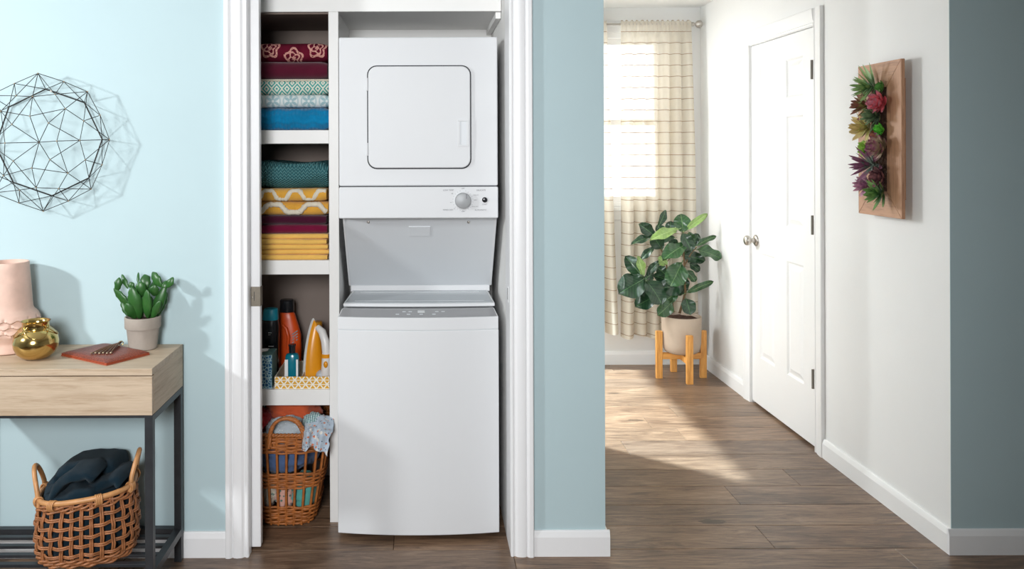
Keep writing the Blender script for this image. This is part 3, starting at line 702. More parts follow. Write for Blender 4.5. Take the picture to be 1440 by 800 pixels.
for s in (0,1):
    mb.tube([lb_pt(2*PI*k/160, LBH+.002+.004*math.sin(2*PI*k/160*40+PI*s), .004*math.cos(2*PI*k/160*40+PI*s)) for k in range(160)], .006, 6, True)
mb.build('rim', M['wicker2'], lbk, smooth=80)
mb = MB().prism([tuple(lb_pt(2*PI*k/40,.0,-.004).xy) for k in range(40)], lambda a,b,t: Vector((a,b,t)), .003, .008); mb.build('base', M['wicker2'], lbk)
hl, hr = P(379,618,3.10), P(428,620,3.10); top = P(404,585,3.10).z
hp = []
for k in range(25):
    t = k/24; a = PI*t
    hp.append(Vector(((hl.x+hr.x)/2-(hr.x-hl.x)/2*math.cos(a)**1 , LBD-.185-.004, hl.z-.03+ (top-hl.z+.03-.007)*math.sin(a)**.62)))
mb = MB()
for s in range(3):
    mb.tube([p+Vector((.0045*math.cos(k*1.5+s*2.1),.0045*math.sin(k*1.5+s*2.1),.003*math.cos(k*1.5+s*2.1))) for k, p in enumerate(hp)], .0062, 7)
mb.build('handle', M['wicker2'], lbk, smooth=80)
def crumple(name, c, r, mat, seed, amp=.25, fr=2.2, nu=44, nv=28, flatb=None, rotz=0, label=None, cat='clothing', group=None, parent=None, clip=None):
    c = Vector(c); r = Vector(r); cr, sr = math.cos(rotz), math.sin(rotz)
    def fn(v):
        d = v.copy()
        n1 = mnoise.noise(d*fr+Vector((seed,0,0))); n2 = 1-abs(mnoise.noise(d*fr*1.7+Vector((0,seed,3))))*2; n3 = mnoise.noise(d*fr*4+Vector((seed,2,seed)))
        k = 1+amp*(.6*n1+.55*(n2-.3)+.18*n3)
        p = Vector((d.x*r.x*k, d.y*r.y*k, d.z*r.z*k)); p = Vector((p.x*cr-p.y*sr, p.x*sr+p.y*cr, p.z))+c
        if flatb is not None: p.z = max(p.z, flatb+.0005)
        if clip: p = clip(p)
        return p
    o = MB().sphere((0,0,0), 1, nu, nv, fn).build(name, mat, parent, smooth=180)
    if label: tag(o, label, cat, group)
    return o
def lbclip(p):
    if p.z < LBH+.004:
        z = max(.012, min(p.z, LBH)); d = Vector((p.x-LBX, p.y-LBD)); th = math.atan2(d.y, d.x)
        e = lb_pt(th, z, -.011); lim = (Vector((e.x-LBX, e.y-LBD))).length
        if d.length > lim: d *= lim/d.length
        return Vector((LBX+d.x, LBD+d.y, max(p.z,.012)))
    return p
def prn(name, base, spots):
    m = cloth_mat(name, base, .08, 500, .5, .002)
    src = m.csock
    for c, sc, th_ in spots:
        vo = m.N('ShaderNodeTexVoronoi', Scale=sc); m.L(m.coord(), vo.inputs['Vector'])
        src = m.mix(E(m.nt, vo.outputs['Distance']).lt(th_), src, c)
    m.col(src); return m
M['denim'] = cloth_mat('denim_blue_cotton', rgb(74,94,130), .3, 500, .5, .002)
M['mint'] = cloth_mat('sea_green_cotton', rgb(86,160,152), .2, 500, .5, .002)
M['rosec'] = prn('blush_print_cotton', rgb(206,160,146), [(rgb(90,120,110),60,.28)])
M['whitec'] = prn('oatmeal_cotton', rgb(206,196,178), [(rgb(120,140,130),50,.22)])
M['orangec'] = cloth_mat('burnt_orange_cotton', rgb(186,84,50), .2, 500, .5, .002)
M['redc'] = cloth_mat('dark_red_cotton', rgb(150,30,34), .2, 500, .5, .002)
M['greyc'] = prn('grey_lace_cotton', rgb(176,184,190), [(rgb(216,218,220),90,.2)])
M['floral'] = prn('pale_blue_floral_cotton', rgb(186,200,214), [(rgb(228,224,218),42,.30),(rgb(214,128,92),52,.24),(rgb(60,74,104),80,.20)])
m = cloth_mat('teal_gingham', rgb(40,140,150), .1); x, y, z = m.xyz()
g1 = (x*120).fract().lt(.5); g2 = ((z+y)*120).fract().lt(.5)
m.col(m.mix((g1+g2)*.5, rgb(18,96,108), rgb(208,228,226))); M['ging'] = m
GL = 'clothes in the amber wicker basket'
for c, r, mt, sd, lab in (
    ((LBX-.030,LBD,.245),(.125,.168,.062),'denim',3,'denim blue garment bundled in the middle of the amber basket'),
    ((LBX+.055,LBD-.06,.110),(.058,.085,.060),'mint',5,'sea green garment showing through the lower slats of the amber basket'),
    ((LBX-.020,LBD-.07,.110),(.042,.080,.060),'rosec',8,'blush printed garment showing through the lower slats of the amber basket'),
    ((LBX-.090,LBD-.06,.115),(.040,.085,.060),'whitec',9,'oatmeal garment showing through the lower slats of the amber basket'),
    ((LBX-.005,LBD+.010,.402),(.105,.085,.055),'orangec',12,'burnt orange garment heaped at the top of the amber basket'),
    ((LBX-.010,LBD-.095,.355),(.085,.062,.050),'greyc',15,'pale grey lace garment under the braided handle'),
    ((LBX-.118,LBD-.06,.385),(.038,.075,.040),'redc',18,'dark red garment at the teal gingham side of the basket'),
    ((LBX-.118,LBD+.055,.418),(.045,.060,.050),'ging',21,'dark teal gingham garment at the back of the basket'),
    ((LBX+.095,LBD-.105,.392),(.040,.045,.030),'ging',25,'small teal gingham cloth lying on the floral garment')):
    crumple('garment', c, r, M[mt], sd, .3, 2.4, 40, 26, None, 0, lab, 'clothing', GL, None, lbclip)
# floral garment draped over the front corner
mb = MB()
def drape(u, v):
    a = P(429,590,3.10); x = a.x+.094*u-.012*v*(1-u)+.010*math.sin(v*4)*u; s = v*.175
    up = .11-s
    if up > 0: y, z = 3.093+up*.95, LBH+.022+.020*math.sin(min(1,up/.11)*PI/2)
    else: y, z = 3.090-.008*math.sin(u*9)-.004, LBH+.022+up
    y += .009*math.sin(u*13+v*3)*(.4+v)-.012*abs(nz3((u*5,v*3.5,8))); x += .012*nz3((u*3,v*5,4)); z += .014*nz3((u*4,v*4,3)) - .022*u*(u>.5)*v + .012*math.sin(u*3.1)
    return Vector((x,y-.004,z-.028*(1-u)*v*0))
mb.grid(drape, 36, 36); o = mb.build('garment', M['floral'], smooth=180)
md = o.modifiers.new('cloth', 'SOLIDIFY'); md.thickness = .003
tag(o, 'pale blue floral garment draped over the rim of the amber basket', 'clothing', GL)
# ------------------------------------------------------------------ stacked washer and dryer
AX0, AX1 = -.312, .282
wd_ = thing('stacked_washer_dryer', 'white stacked washer and dryer tower standing in the closet', 'washer dryer', (-.016,3.05,0))
DD = 3.06; ABK = 3.62
zt, zsm, zpb = P(590,52,DD).z, P(590,261.5,DD).z, P(590,307,3.05).z
# dryer cabinet: face with rounded door opening
dx0, dx1, dz0, dz1 = P(518,160,DD).x, P(661,160,DD).x, P(590,236,DD).z, P(590,93.5,DD).z
def rr(x0,x1,z0,z1,r,n=6):
    pts = []
    for cx,cz,a0 in ((x1-r,z1-r,0),(x0+r,z1-r,PI/2),(x0+r,z0+r,PI),(x1-r,z0+r,1.5*PI)):
        for k in range(n+1): a = a0+PI/2*k/n; pts.append((cx+r*math.cos(a), cz+r*math.sin(a)))
    return pts
box(AX0,AX1,DD,ABK,zsm,zt).build('dryer_cabinet', M['appl'], wd_, bevel=.006, seg=3)
MB().prism(rr(dx0-.0045,dx1+.0045,dz0-.0045,dz1+.0045,.036), lambda a,b,t: Vector((a,t,b)), DD-.0015, DD+.004).build('door_gap', M['dark'], wd_)
dd = MB(); outer = rr(dx0,dx1,dz0,dz1,.033)
hx0, hx1, hz0, hz1 = P(643,190,DD).x, P(659.5,190,DD).x, P(650,206,DD).z, P(650,168,DD).z
dd.prism(outer, lambda a,b,t: Vector((a,t,b)), DD-.012, DD-.0005)
ddo = dd.build('dryer_door', M['appl'], wd_, bevel=.004, seg=3)
hr_ = MB().box(hx0,hx1,DD-.016,DD-.012,hz0,hz0+.007).box(hx0,hx1,DD-.016,DD-.012,hz1-.007,hz1).box(hx0,hx0+.010,DD-.016,DD-.012,hz0+.007,hz1-.007).box(hx1-.010,hx1,DD-.016,DD-.012,hz0+.007,hz1-.007)
hr_.build('handle_frame', M['appl'], ddo, bevel=.001)
box(hx0+.010,hx1-.010,DD-.0124,DD-.012,hz0+.007,hz1-.007).build('handle_recess', M['appl2'], ddo)
for y in (119,210):
    zc = P(517,y,DD).z; MB().tube([(dx0-.004,DD-.010,zc-.024),(dx0-.004,DD-.010,zc+.024)], .0042, 8).build('hinge', M['appl'], ddo, smooth=40)
box(AX0+.003,AX1-.003,DD+.004,ABK-.004,zsm-.004,zsm).build('seam_gap', M['dark'], wd_)
PD = 3.048
cp = box(AX0,AX1,PD,3.20,zpb,zsm-.003).build('control_panel', M['appl'], wd_, bevel=.005, seg=3)
kc = P(651,282,PD)
def disc(prof, c, n=36): return MB().lathe(prof, n=n).xf(Matrix.Translation(c) @ Matrix.Rotation(PI/2,4,'X'))
disc([(.0345,0),(.0345,.002),(.032,.004),(.030,.004)], kc, 40).build('dial_ring', M['appl'], cp, smooth=30)
kb = disc([(.030,0),(.0295,.012),(.028,.018),(.025,.0195),(0,.020)], kc, 40).build('dial', M['knob'], cp, smooth=30)
box(-.0012+kc.x+.012,kc.x+.0145,kc.y-.0206,kc.y-.019,kc.z+.008,kc.z+.026).build('pointer', M['print'], kb)
bc = P(681.7,281,PD); disc([(.0125,0),(.0125,.0015),(.0105,.002)], bc, 20).build('button_ring', M['appl'], cp, smooth=30)
disc([(.0100,0),(.0095,.005),(.006,.0065),(0,.0065)], bc, 20).build('start_button', M['blackpl'], cp, smooth=30)
for s, x, y, z in (('LOW TEMP',630.5,267.5,.0062),('DELICATE',676.5,267.5,.0062),('TIMED DRY',630,295.3,.0062),('AUTOMATIC',676,295.3,.0062),('START',681.7,287.5,.005),('OFF',651.3,265,.0055),('OFF',651.5,297.3,.0055),('60',636,272.3,.005),('LESS DRY',669.5,274.3,.004),('DRY',668.5,281.5,.005),('MORE DRY',668,290.5,.004),('40',634,284.7,.004),('20',639,293.5,.004)):
    text_part('lettering', s, z*1.25, P(x,y,PD-.0004), M['print'], cp)
tk = MB()
for k in range(22):
    a = 2*PI*k/22
    if k in (0,): continue
    tk.box(-.0005,.0005,0,.0003,.0365,.0395) if False else tk.prism([(-.0005,.0362),(.0005,.0362),(.0005,.0392),(-.0005,.0392)], lambda p,q,t,a=a: Vector((kc.x+p*math.cos(a)-q*math.sin(a), PD-t, kc.z+p*math.sin(a)+q*math.cos(a))), -.0002, .0003)
tk.build('dial_ticks', M['print'], cp)
# slanted recess panel
RT, RB = (3.105,zpb+.004), (3.369,P(590,401,3.369).z)
rx0, rx1 = -.300, .278
MB().add([(rx0,RT[0],RT[1]),(rx1,RT[0],RT[1]),(rx1,RB[0],RB[1]),(rx0,RB[0],RB[1]),(rx0,ABK,RT[1]),(rx1,ABK,RT[1]),(rx1,ABK,RB[1]),(rx0,ABK,RB[1])],
   [(0,1,2,3),(4,7,6,5),(0,4,5,1),(3,2,6,7),(0,3,7,4),(1,5,6,2)]).build('sloped_panel', M['appl2'], wd_)
sl = Vector((0,RB[0]-RT[0],RB[1]-RT[1])).normalized(); nrm = Vector((0,sl.z,-sl.y))
if nrm.y > 0: nrm = -nrm
def onslope(px, py):
    best = None
    for k in range(200):
        t = k/199; D = RT[0]+(RB[0]-RT[0])*t; z = RT[1]+(RB[1]-RT[1])*t; p = P(px,py,D)
        if best is None or abs(p.z-z) < best[0]: best = (abs(p.z-z), Vector((p.x,D,z)))
    return best[1]
for px in (518,659):
    c = onslope(px,312); MB().sphere(c,(.006,.006,.006),10,6).build('screw', M['nickel'], wd_, smooth=60)
a, b = onslope(575,318), onslope(605,331)
mb = MB(); q = nrm*.0035
v0 = [Vector((a.x,a.y,a.z)),Vector((b.x,a.y,a.z)),Vector((b.x,b.y,b.z)),Vector((a.x,b.y,b.z))]
mb.add([v-nrm*.001 for v in v0]+[v+q for v in v0], [(0,1,2,3),(7,6,5,4),(0,4,5,1),(1,5,6,2),(2,6,7,3),(3,7,4,0)]); mb.build('rating_plate', M['appl2'], wd_, bevel=.001)
for s, xx in ((-1,rx0),(1,rx1)):
    e = .004; MB().prism([(RT[0]-.003,RT[1]),(RB[0]-.003,RB[1]),(RB[0]+.012,RB[1]),(RT[0]+.012,RT[1])], lambda a,b,t: Vector((t,a,b)), xx-e, xx+e).build('side_flange', M['appl'], wd_)
# washer
zl = P(590,408,3.36).z
box(rx0+.004,rx1-.004,3.362,3.60,zl-.004,RB[1]+.001).build('lid_step', M['appl'], wd_)
def arc(xa, xb, D, bulge, n=16): return [(xa+(xb-xa)*k/n, D-bulge*(1-((2*k/n)-1)**2)) for k in range(n+1)]
BW0, BW1 = -.3185, .2815
zlip, zsm2, zfoot = P(590,446.5,3.03).z, P(590,464,3.03).z, .022
front = arc(BW0,BW1,3.043,.024)
wbp = front+[(BW1,ABK),(BW0,ABK)]
MB().prism(wbp, lambda a,b,t: Vector((a,b,t)), zfoot, zsm2-.0012).build('washer_cabinet', M['appl'], wd_, bevel=.003)
MB().prism([(a*.996,b+.004) for a,b in wbp], lambda a,b,t: Vector((a,b,t)), zsm2-.0015, zsm2+.0015).build('seam_gap', M['appl2'], wd_)
# top console: front lip rising to the sloped glass strip, then deck
D1, z1c = 3.118, P(590,433,3.118).z
fl = arc(BW0+.001,BW1-.001,3.044,.024); bl = arc(BW0+.010,BW1-.010,D1,.012)
mb = MB(); n = len(fl)
rowsv = [[(x,y,zsm2+.0008) for x,y in fl],[(x,y,zlip) for x,y in fl],[(x,y,z1c) for x,y in bl],[(x,y,z1c-.008) for x,y in [(p[0],p[1]+.004) for p in bl]],[(x,ABK,z1c-.008) for x,y in bl],[(x,ABK,zsm2+.0008) for x,y in fl]]
vsx = [v for r_ in rowsv for v in r_]; fs = []
for i in range(len(rowsv)):
    j = (i+1)%len(rowsv)
    for k in range(n-1): fs.append((i*n+k, i*n+k+1, j*n+k+1, j*n+k))
fs.append(tuple(i*n for i in range(len(rowsv)))); fs.append(tuple(i*n+n-1 for i in reversed(range(len(rowsv)))))
con = mb.add(vsx, fs).build('washer_console', M['appl'], wd_, bevel=.0015)
mb = MB(); k0 = .012
def onc(u, v, h):
    i = u*(n-1); k = min(int(i), n-2); f = i-k
    A = Vector((*fl[k],zlip)).lerp(Vector((*fl[k+1],zlip)), f); B = Vector((*bl[k],z1c)).lerp(Vector((*bl[k+1],z1c)), f)
    return A.lerp(B, v)+Vector((0,-.2*h,h))
mb.grid(lambda u,v: onc(.008+.984*u, .05+.88*v, .0012), 33, 3)
cg = mb.build('control_strip', M['ctlglass'], con, smooth=40)
for u, v in ((.37,.35),(.44,.35),(.52,.35),(.60,.35),(.41,.62),(.45,.62),(.62,.62),(.66,.62)):
    mb = MB(); mb.grid(lambda a,b: onc(u+(a-.5)*.022, v+(b-.5)*.10, .0018), 2, 2); mb.build('indicator', M['appl2'], cg)
mb = MB(); mb.grid(lambda a,b: onc(.52+(a-.5)*.045, .62+(b-.5)*.26, .0019), 2, 2); mb.build('display', M['appl'], cg)
# lid: white frame and grey glass
lf = arc(P(482.5,427,3.13).x,P(696,427,3.13).x,3.138,.010); lbk_ = [(rx1-.012,3.362),(rx0+.012,3.362)]
zl2 = P(590,427,3.13).z
def lidz(y): return zl2+(zl-zl2)*(y-3.128)/(3.362-3.128)
mb = MB(); poly = lf+lbk_; m_ = len(poly)
mb.add([(x,y,lidz(y)-.012) for x,y in poly]+[(x,y,lidz(y)) for x,y in poly], [(i,(i+1)%m_,(i+1)%m_+m_,i+m_) for i in range(m_)]+[tuple(reversed(range(m_))), tuple(range(m_,2*m_))])
lid = mb.build('lid', M['appl'], wd_, bevel=.0015)
ins = [(x*.975-.0003,y+.010) for x,y in lf]+[(rx1-.020,3.352),(rx0+.020,3.352)]
mb = MB(); mb.add([(x,y,lidz(y)+.0015) for x,y in ins]+[(x,y,lidz(y)-.002) for x,y in ins], [tuple(range(len(ins)))]+[(i,(i+1)%len(ins),(i+1)%len(ins)+len(ins),i+len(ins)) for i in range(len(ins))])
mb.build('lid_glass', M['lidglass'], lid)
mb = MB()
xa, xb = P(500,420,3.2).x, P(680,420,3.2).x
mb.box(xa,xb,3.17,3.174,lidz(3.17)+.0012,lidz(3.17)+.0020).box(xa+.01,xb-.01,3.315,3.325,lidz(3.32)+.0012,lidz(3.32)+.0022)
mb.build('lid_inner_frame', M['appl2'], lid)
ft = MB()
for x in (-.26,.22):
    for y in (3.10,3.55): MB().lathe([(.02,0),(.02,.006),(.012,.008),(.012,.023)], (x,y,0), 12, cap0=True).build('foot', M['dark'], wd_)
# ------------------------------------------------------------------ console table
TXR, TXL, TF, TB, TZ = -.852, -1.57, 2.571, 2.899, .7605
ct = thing('console_table', 'pale oak console table with a drawer and black steel legs against the teal wall', 'table', ((TXL+TXR)/2,2.735,0))
bt = TZ-.1475
box(TXL,TXR,TF,TB,TZ-.022,TZ).build('tabletop', M['oak'], ct, bevel=.0012)
box(TXL+.002,TXR-.0005,TF+.0005,TF+.019,bt,TZ-.025).build('drawer_front', M['oak'], ct, bevel=.0012)
box(TXR-.018,TXR,TF+.0195,TB,bt,TZ-.022).build('side_panel', M['oaky'], ct, bevel=.0008)
box(TXL,TXL+.018,TF+.02,TB,bt,TZ-.022).build('side_panel', M['oaky'], ct)
MB().box(TXL+.018,TXR-.018,TB-.018,TB,bt,TZ-.022).box(TXL+.018,TXR-.018,TF+.019,TB-.018,bt+.004,bt+.012).build('drawer_box', M['oaky'], ct)
LG = .025
for x in (TXR-LG,TXL):
    for y in (TF+.001,TB-LG): box(x,x+LG,y,y+LG,0,bt-.001).build('leg', M['black'], ct, bevel=.001)
for y in (TF+.001,TB-LG): box(TXL+LG,TXR-LG,y,y+LG,bt-.008,bt-.001).build('top_rail', M['black'], ct)
for x in (TXR-LG,TXL): box(x,x+LG,TF+LG,TB-LG,bt-.021,bt-.001).build('top_rail', M['black'], ct)
LZ0, LZ1 = .092, .117
for x in (TXR-LG,TXL): box(x,x+LG,TF+LG,TB-LG,LZ0,LZ1).build('lower_rail', M['black'], ct)
for y in (TF+.001,TB-LG): box(TXL+LG,TXR-LG,y,y+LG,LZ0,LZ1).build('lower_rail', M['black'], ct)
for y in (2.628,2.690,2.752,2.814): box(TXL+LG,TXR-LG,y,y+.020,LZ1-.010,LZ1).build('slat', M['black'], ct, bevel=.001)
# ------------------------------------------------------------------ lattice basket with towel, on the lower slats
KB = Vector((-1.120,2.732,LZ1)); KR = math.radians(13); KH = .212
def kb_pt(th, z, off=0):
    k = z/KH; bel = 1-.05*k+.10*math.sin(PI*min(1,k))*.5 - .07*(1-min(1,k*5))
    x, y = rrect(.153*bel+off, .130*bel+off, th, 2.6)
    return Vector((KB.x+x*math.cos(KR)-y*math.sin(KR), KB.y+x*math.sin(KR)+y*math.cos(KR), KB.z+z+.012*(x/.146)*k))
bk = thing('wicker_basket', 'open lattice wicker basket with two looped handles under the console table', 'basket', KB)
NK = 28
for k in range(NK):
    th = 2*PI*k/NK
    mb = MB()
    for s in (-1,1): mb.tube([kb_pt(th+s*.022, z, .003*math.cos(PI*k+PI*z/.0295)) for z in [i*KH/14 for i in range(15)]], .0034, 6)
    mb.build('stake', M['wicker'], bk, smooth=80)
for q in range(5):
    z = .040+.0295*q; mb = MB()
    for s in (-1,1): mb.tube([kb_pt(2*PI*i/(NK*6), z+s*.0030+.0015*math.sin(i*.21+q), .0052*math.cos(NK/2*2*PI*i/(NK*6)+PI*(q%2))+.001) for i in range(NK*6)], .0031, 6, True)
    mb.build('weaver', M['wicker'], bk, smooth=80)
for nm, zs, rad in (('upper_weave', (.184,.191,.198), .0040), ('base_weave', (.003,.010,.017,.024), .0046)):
    mb = MB()
    for q, z in enumerate(zs): mb.tube([kb_pt(2*PI*i/168, z+.0026*math.sin(14*2*PI*i/168+q*2), .0055*math.cos(14*2*PI*i/168+q*2)+.001) for i in range(168)], rad, 6, True)
    mb.build(nm, M['wicker'], bk, smooth=80)
MB().prism([tuple(kb_pt(2*PI*k/40,0,-.006).xy) for k in range(40)], lambda a,b,t: Vector((a,b,t)), KB.z+.001, KB.z+.007).build('base', M['wicker'], bk)
MB().tube([kb_pt(2*PI*i/80, KH, .002) for i in range(80)], .0088, 10, True).build('rim', M['cane'], bk, smooth=80)
for th0 in (math.radians(-2), math.radians(182)):
    a, b = th0-.42, th0+.42; pts = []
    for i in range(21):
        t = i/20; p = kb_pt(a+(b-a)*t, KH, .006); out = (p-KB); out.z = 0; out.normalize()
        pts.append(p+Vector((0,0,-.018+.112*math.sin(PI*t)**.55))+out*.012*math.sin(PI*t))
    mb = MB(); mb.tube(pts, .0078, 9); mb.build('handle', M['cane'], bk, smooth=80)
    for t in (a+.04,b-.04):
        for q in (0,):
            mb = MB()
            for s in range(4):
                c = kb_pt(t+(s-1.5)*.035, KH-.004, .004)
                mb.tube([c+Vector((.0135*math.cos(w)*math.cos(t+KR),.0135*math.cos(w)*math.sin(t+KR),.017*math.sin(w))) for w in [2*PI*i/14 for i in range(14)]], .0026, 5, True)
            mb.build('binding', M['cane'], bk, smooth=80)
for th in (math.radians(-128), math.radians(-68), math.radians(60), math.radians(120)):
    mb = MB()
    for s in range(4):
        c = kb_pt(th+(s-1.5)*.038, KH-.006, .003)
        mb.tube([c+Vector((.0125*math.cos(w)*math.cos(th+KR),.0125*math.cos(w)*math.sin(th+KR),.016*math.sin(w))) for w in [2*PI*i/14 for i in range(14)]], .0028, 5, True)
    mb.build('binding', M['cane'], bk, smooth=80)
def kclip(p):
    z = min(max(p.z-KB.z,.012), KH)
    d = Vector((p.x-KB.x,p.y-KB.y)); th = math.atan2(d.y,d.x)-KR; e = kb_pt(th, z, -.013); lim = Vector((e.x-KB.x,e.y-KB.y)).length
    if d.length > lim and p.z < KB.z+KH+.012: d *= lim/d.length
    return Vector((KB.x+d.x,KB.y+d.y,max(p.z,KB.z+.013)))
def wire_towel():
    mb = MB()
    def body(v):
        n1 = 1-abs(mnoise.noise(v*2.1+Vector((4,0,1))))*2; n2 = mnoise.noise(v*3.5+Vector((0,7,1)))
        k = 1+.22*n1+.12*n2; return kclip(Vector((KB.x+v.x*.16*k, KB.y+v.y*.14*k, KB.z+.118+v.z*.120*k)))
    mb.sphere((0,0,0),1,52,34,body)
    # folded terry bands lying over the bundle: flattened tubes along arched paths
    def band(path, D, wD, th, dz=0, sd=0):
        pts = [P(x,y,D) for x,y in path]; pts = [(pts[k].lerp(pts[k+1], t)) for k in range(len(pts)-1) for t in (0,.25,.5,.75)]+[pts[-1]]
        n_, m_ = 22, len(pts); vs, fs = [], []
        for k, p in enumerate(pts):
            a_, b_ = pts[max(0,k-1)], pts[min(m_-1,k+1)]; t = (b_-a_).normalized(); nn = Vector((-t.z,0,t.x))
            for q in range(n_):
                w_ = 2*PI*q/n_; c_, s_ = math.cos(w_), math.sin(w_)
                y_ = math.copysign(abs(c_)**.45,c_)*wD; u_ = math.copysign(abs(s_)**.8,s_)*th*(1+.35*nz3((k*.22,q*.3,sd)))
                v = p+Vector((0,y_+.010*nz3((k*.2,sd,q*.2)),0))+nn*u_
                v.z += .010*nz3((v.x*16,v.y*16,sd)) - .10*max(0,abs(y_)-wD*.7)
                vs.append(v)
        for k in range(m_-1):
            for q in range(n_): fs.append((k*n_+q,k*n_+(q+1)%n_,(k+1)*n_+(q+1)%n_,(k+1)*n_+q))
        fs.append(tuple(reversed(range(n_)))); fs.append(tuple((m_-1)*n_+q for q in range(n_)))
        mb.add(vs, fs)
    band([(80,692),(84,674),(94,659),(108,650),(130,646),(150,645),(163,647),(166,660)], 2.80, .080, .019, sd=3)
    band([(80,702),(86,684),(96,671),(112,662),(132,658),(140,666)], 2.69, .066, .017, sd=8)
    band([(125,692),(140,679),(158,668),(174,662),(180,668)], 2.74, .080, .018, sd=14)
    return mb.build('towel', M['navy'], smooth=180)
tag(wire_towel(), 'dark navy terry towel bundled in the lattice wicker basket', 'towel')
# ------------------------------------------------------------------ things on the console table
m = Mat('blush_ceramic', rgb(218,184,168), .6); m.vary(.10, 22, 6); m.bump(m.noise(90,4), .12, .001); M['blush'] = m
VX, VD = P(13,450,2.80).x-.008, 2.813
def vase():
    mb = MB(); prof = [(.072,.000),(.079,.004),(.080,.010),(.076,.030),(.078,.040),(.094,.058),(.097,.066)]
    nb = 26
    for k in range(nb+1): prof.append((.097-.002*k/nb, .068+.058*k/nb))
    prof += [(.0925,.130),(.080,.142),(.077,.150),(.075,.17),(.073,.20),(.070,.24),(.067,.28),(.0655,.303),(.064,.306),(.061,.306),(.060,.300),(.060,.22),(0,.20)]
    n = 120; vs, fs = [], []
    for i, (r, z) in enumerate(prof):
        for k in range(n):
            a = 2*PI*k/n; rr_ = r
            if .066 <= z <= .127:   # overlapping carved scales
                u = a/(2*PI)*15; vv = (z-.066)/.0205; ro = math.floor(vv); fu = (u+.5*(ro%2))%1; fv = vv-ro
                d = abs(fu-.5)*2; rr_ += .0105*max(0,(1-fv))*(1 if d < 1-.0 and fv > .5*max(0,d-.0)-.02 else 0) - .0015
                edge = abs(fv-.75*d); rr_ -= .0022*max(0,1-edge/.12)
            vs.append((VX+rr_*math.cos(a), VD+rr_*math.sin(a), TZ+z))
    for i in range(len(prof)-1):
        for k in range(n): fs.append((i*n+k, i*n+(k+1)%n, (i+1)*n+(k+1)%n, (i+1)*n+k))
    fs.append(tuple(reversed(range(n))))
    return mb.add(vs, fs).build('vase', M['blush'], smooth=50)
tag(vase(), 'tall blush pink ceramic vase with a carved scale band on the console table', 'vase')
gx, gd = P(50.5,480,2.705).x, 2.705
gp = thing('brass_pot', 'small round polished brass pot with wire loops beside the pink vase', 'pot', (gx,gd,TZ))
prof = [(.0,.0),(.026,.0),(.044,.006),(.060,.020),(.0695,.040),(.0715,.056),(.068,.072),(.060,.086),(.050,.096),(.043,.100),(.0415,.108),(.043,.122),(.0455,.125),(.0425,.123),(.039,.108),(.041,.098),(.058,.083),(.066,.062),(.05,.02),(0,.008)]
MB().lathe(prof, (gx,gd,TZ), 44).build('bowl', M['brass'], gp, smooth=45)
for k in range(4):
    a0 = k*PI/2+.5
    pts = []
    for i in range(17):
        t = i/16; a = a0+(t-.5)*1.9; zz = .112-.036*math.sin(PI*t); r = .045+.0225*math.sin(PI*t)**.8
        pts.append((gx+r*math.cos(a), gd+r*math.sin(a), TZ+zz))
    MB().tube(pts, .0018, 6).build('wire_loop', M['brass'], gp, smooth=80)
# clutch
ck = thing('leather_clutch', 'flat rust leather clutch with crocodile grain and a tassel on the console table', 'clutch', (-1.065,2.742,TZ))
ca = math.radians(-33); cm = Matrix.Translation((-1.065,2.742,TZ)) @ Matrix.Rotation(ca,4,'Z')
CW, CH, CT = .121, .084, .0165
mb = MB()
def cl(u, v):
    x = (u-.5)*2*CW; y = (v-.5)*2*CH; e = min(1,min(u,1-u)*9)*min(1,min(v,1-v)*9)
    return Vector((x, y, .0085+.0075*e**.5+.0010*nz3((x*18,y*18,2))))
mb.grid(cl, 30, 22).xf(cm).build('leather_panel', M['croc'], ck, smooth=60)
mb = MB().box(-CW,CW,-CH,CH,.0,.0040).box(-CW+.001,CW-.001,-CH+.001,CH-.001,.0046,.0086).xf(cm); mb.build('gusset', M['rustedge'], ck, bevel=.001)
a, b = P(170,484.5,2.83), P(131,499,2.70)
ring_c = Vector((a.x,2.83,TZ+CT+.004))
MB().tube([ring_c+Vector((.008*math.cos(w),.003*math.sin(w),.006*math.sin(w))) for w in [2*PI*i/14 for i in range(14)]], .0016, 6, True).build('zip_ring', M['brass'], ck, smooth=80)
for k in range(6):
    e = P(129+5.4*k, 500, 2.692+.004*(k%2)); e.z = TZ+CT+.003; pts = [ring_c.lerp(e,t)+Vector((0,.004*math.sin(t*5+k),.004*math.sin(PI*t)+.001*k*(1-t))) for t in [i/8 for i in range(9)]]
    MB().tube(pts, .0027, 6).build('tassel_cord', M['thong'], ck, smooth=80)
    MB().sphere(e,(.0042,.0042,.0035),8,6).build('cord_knot', M['joint'], ck, smooth=80)
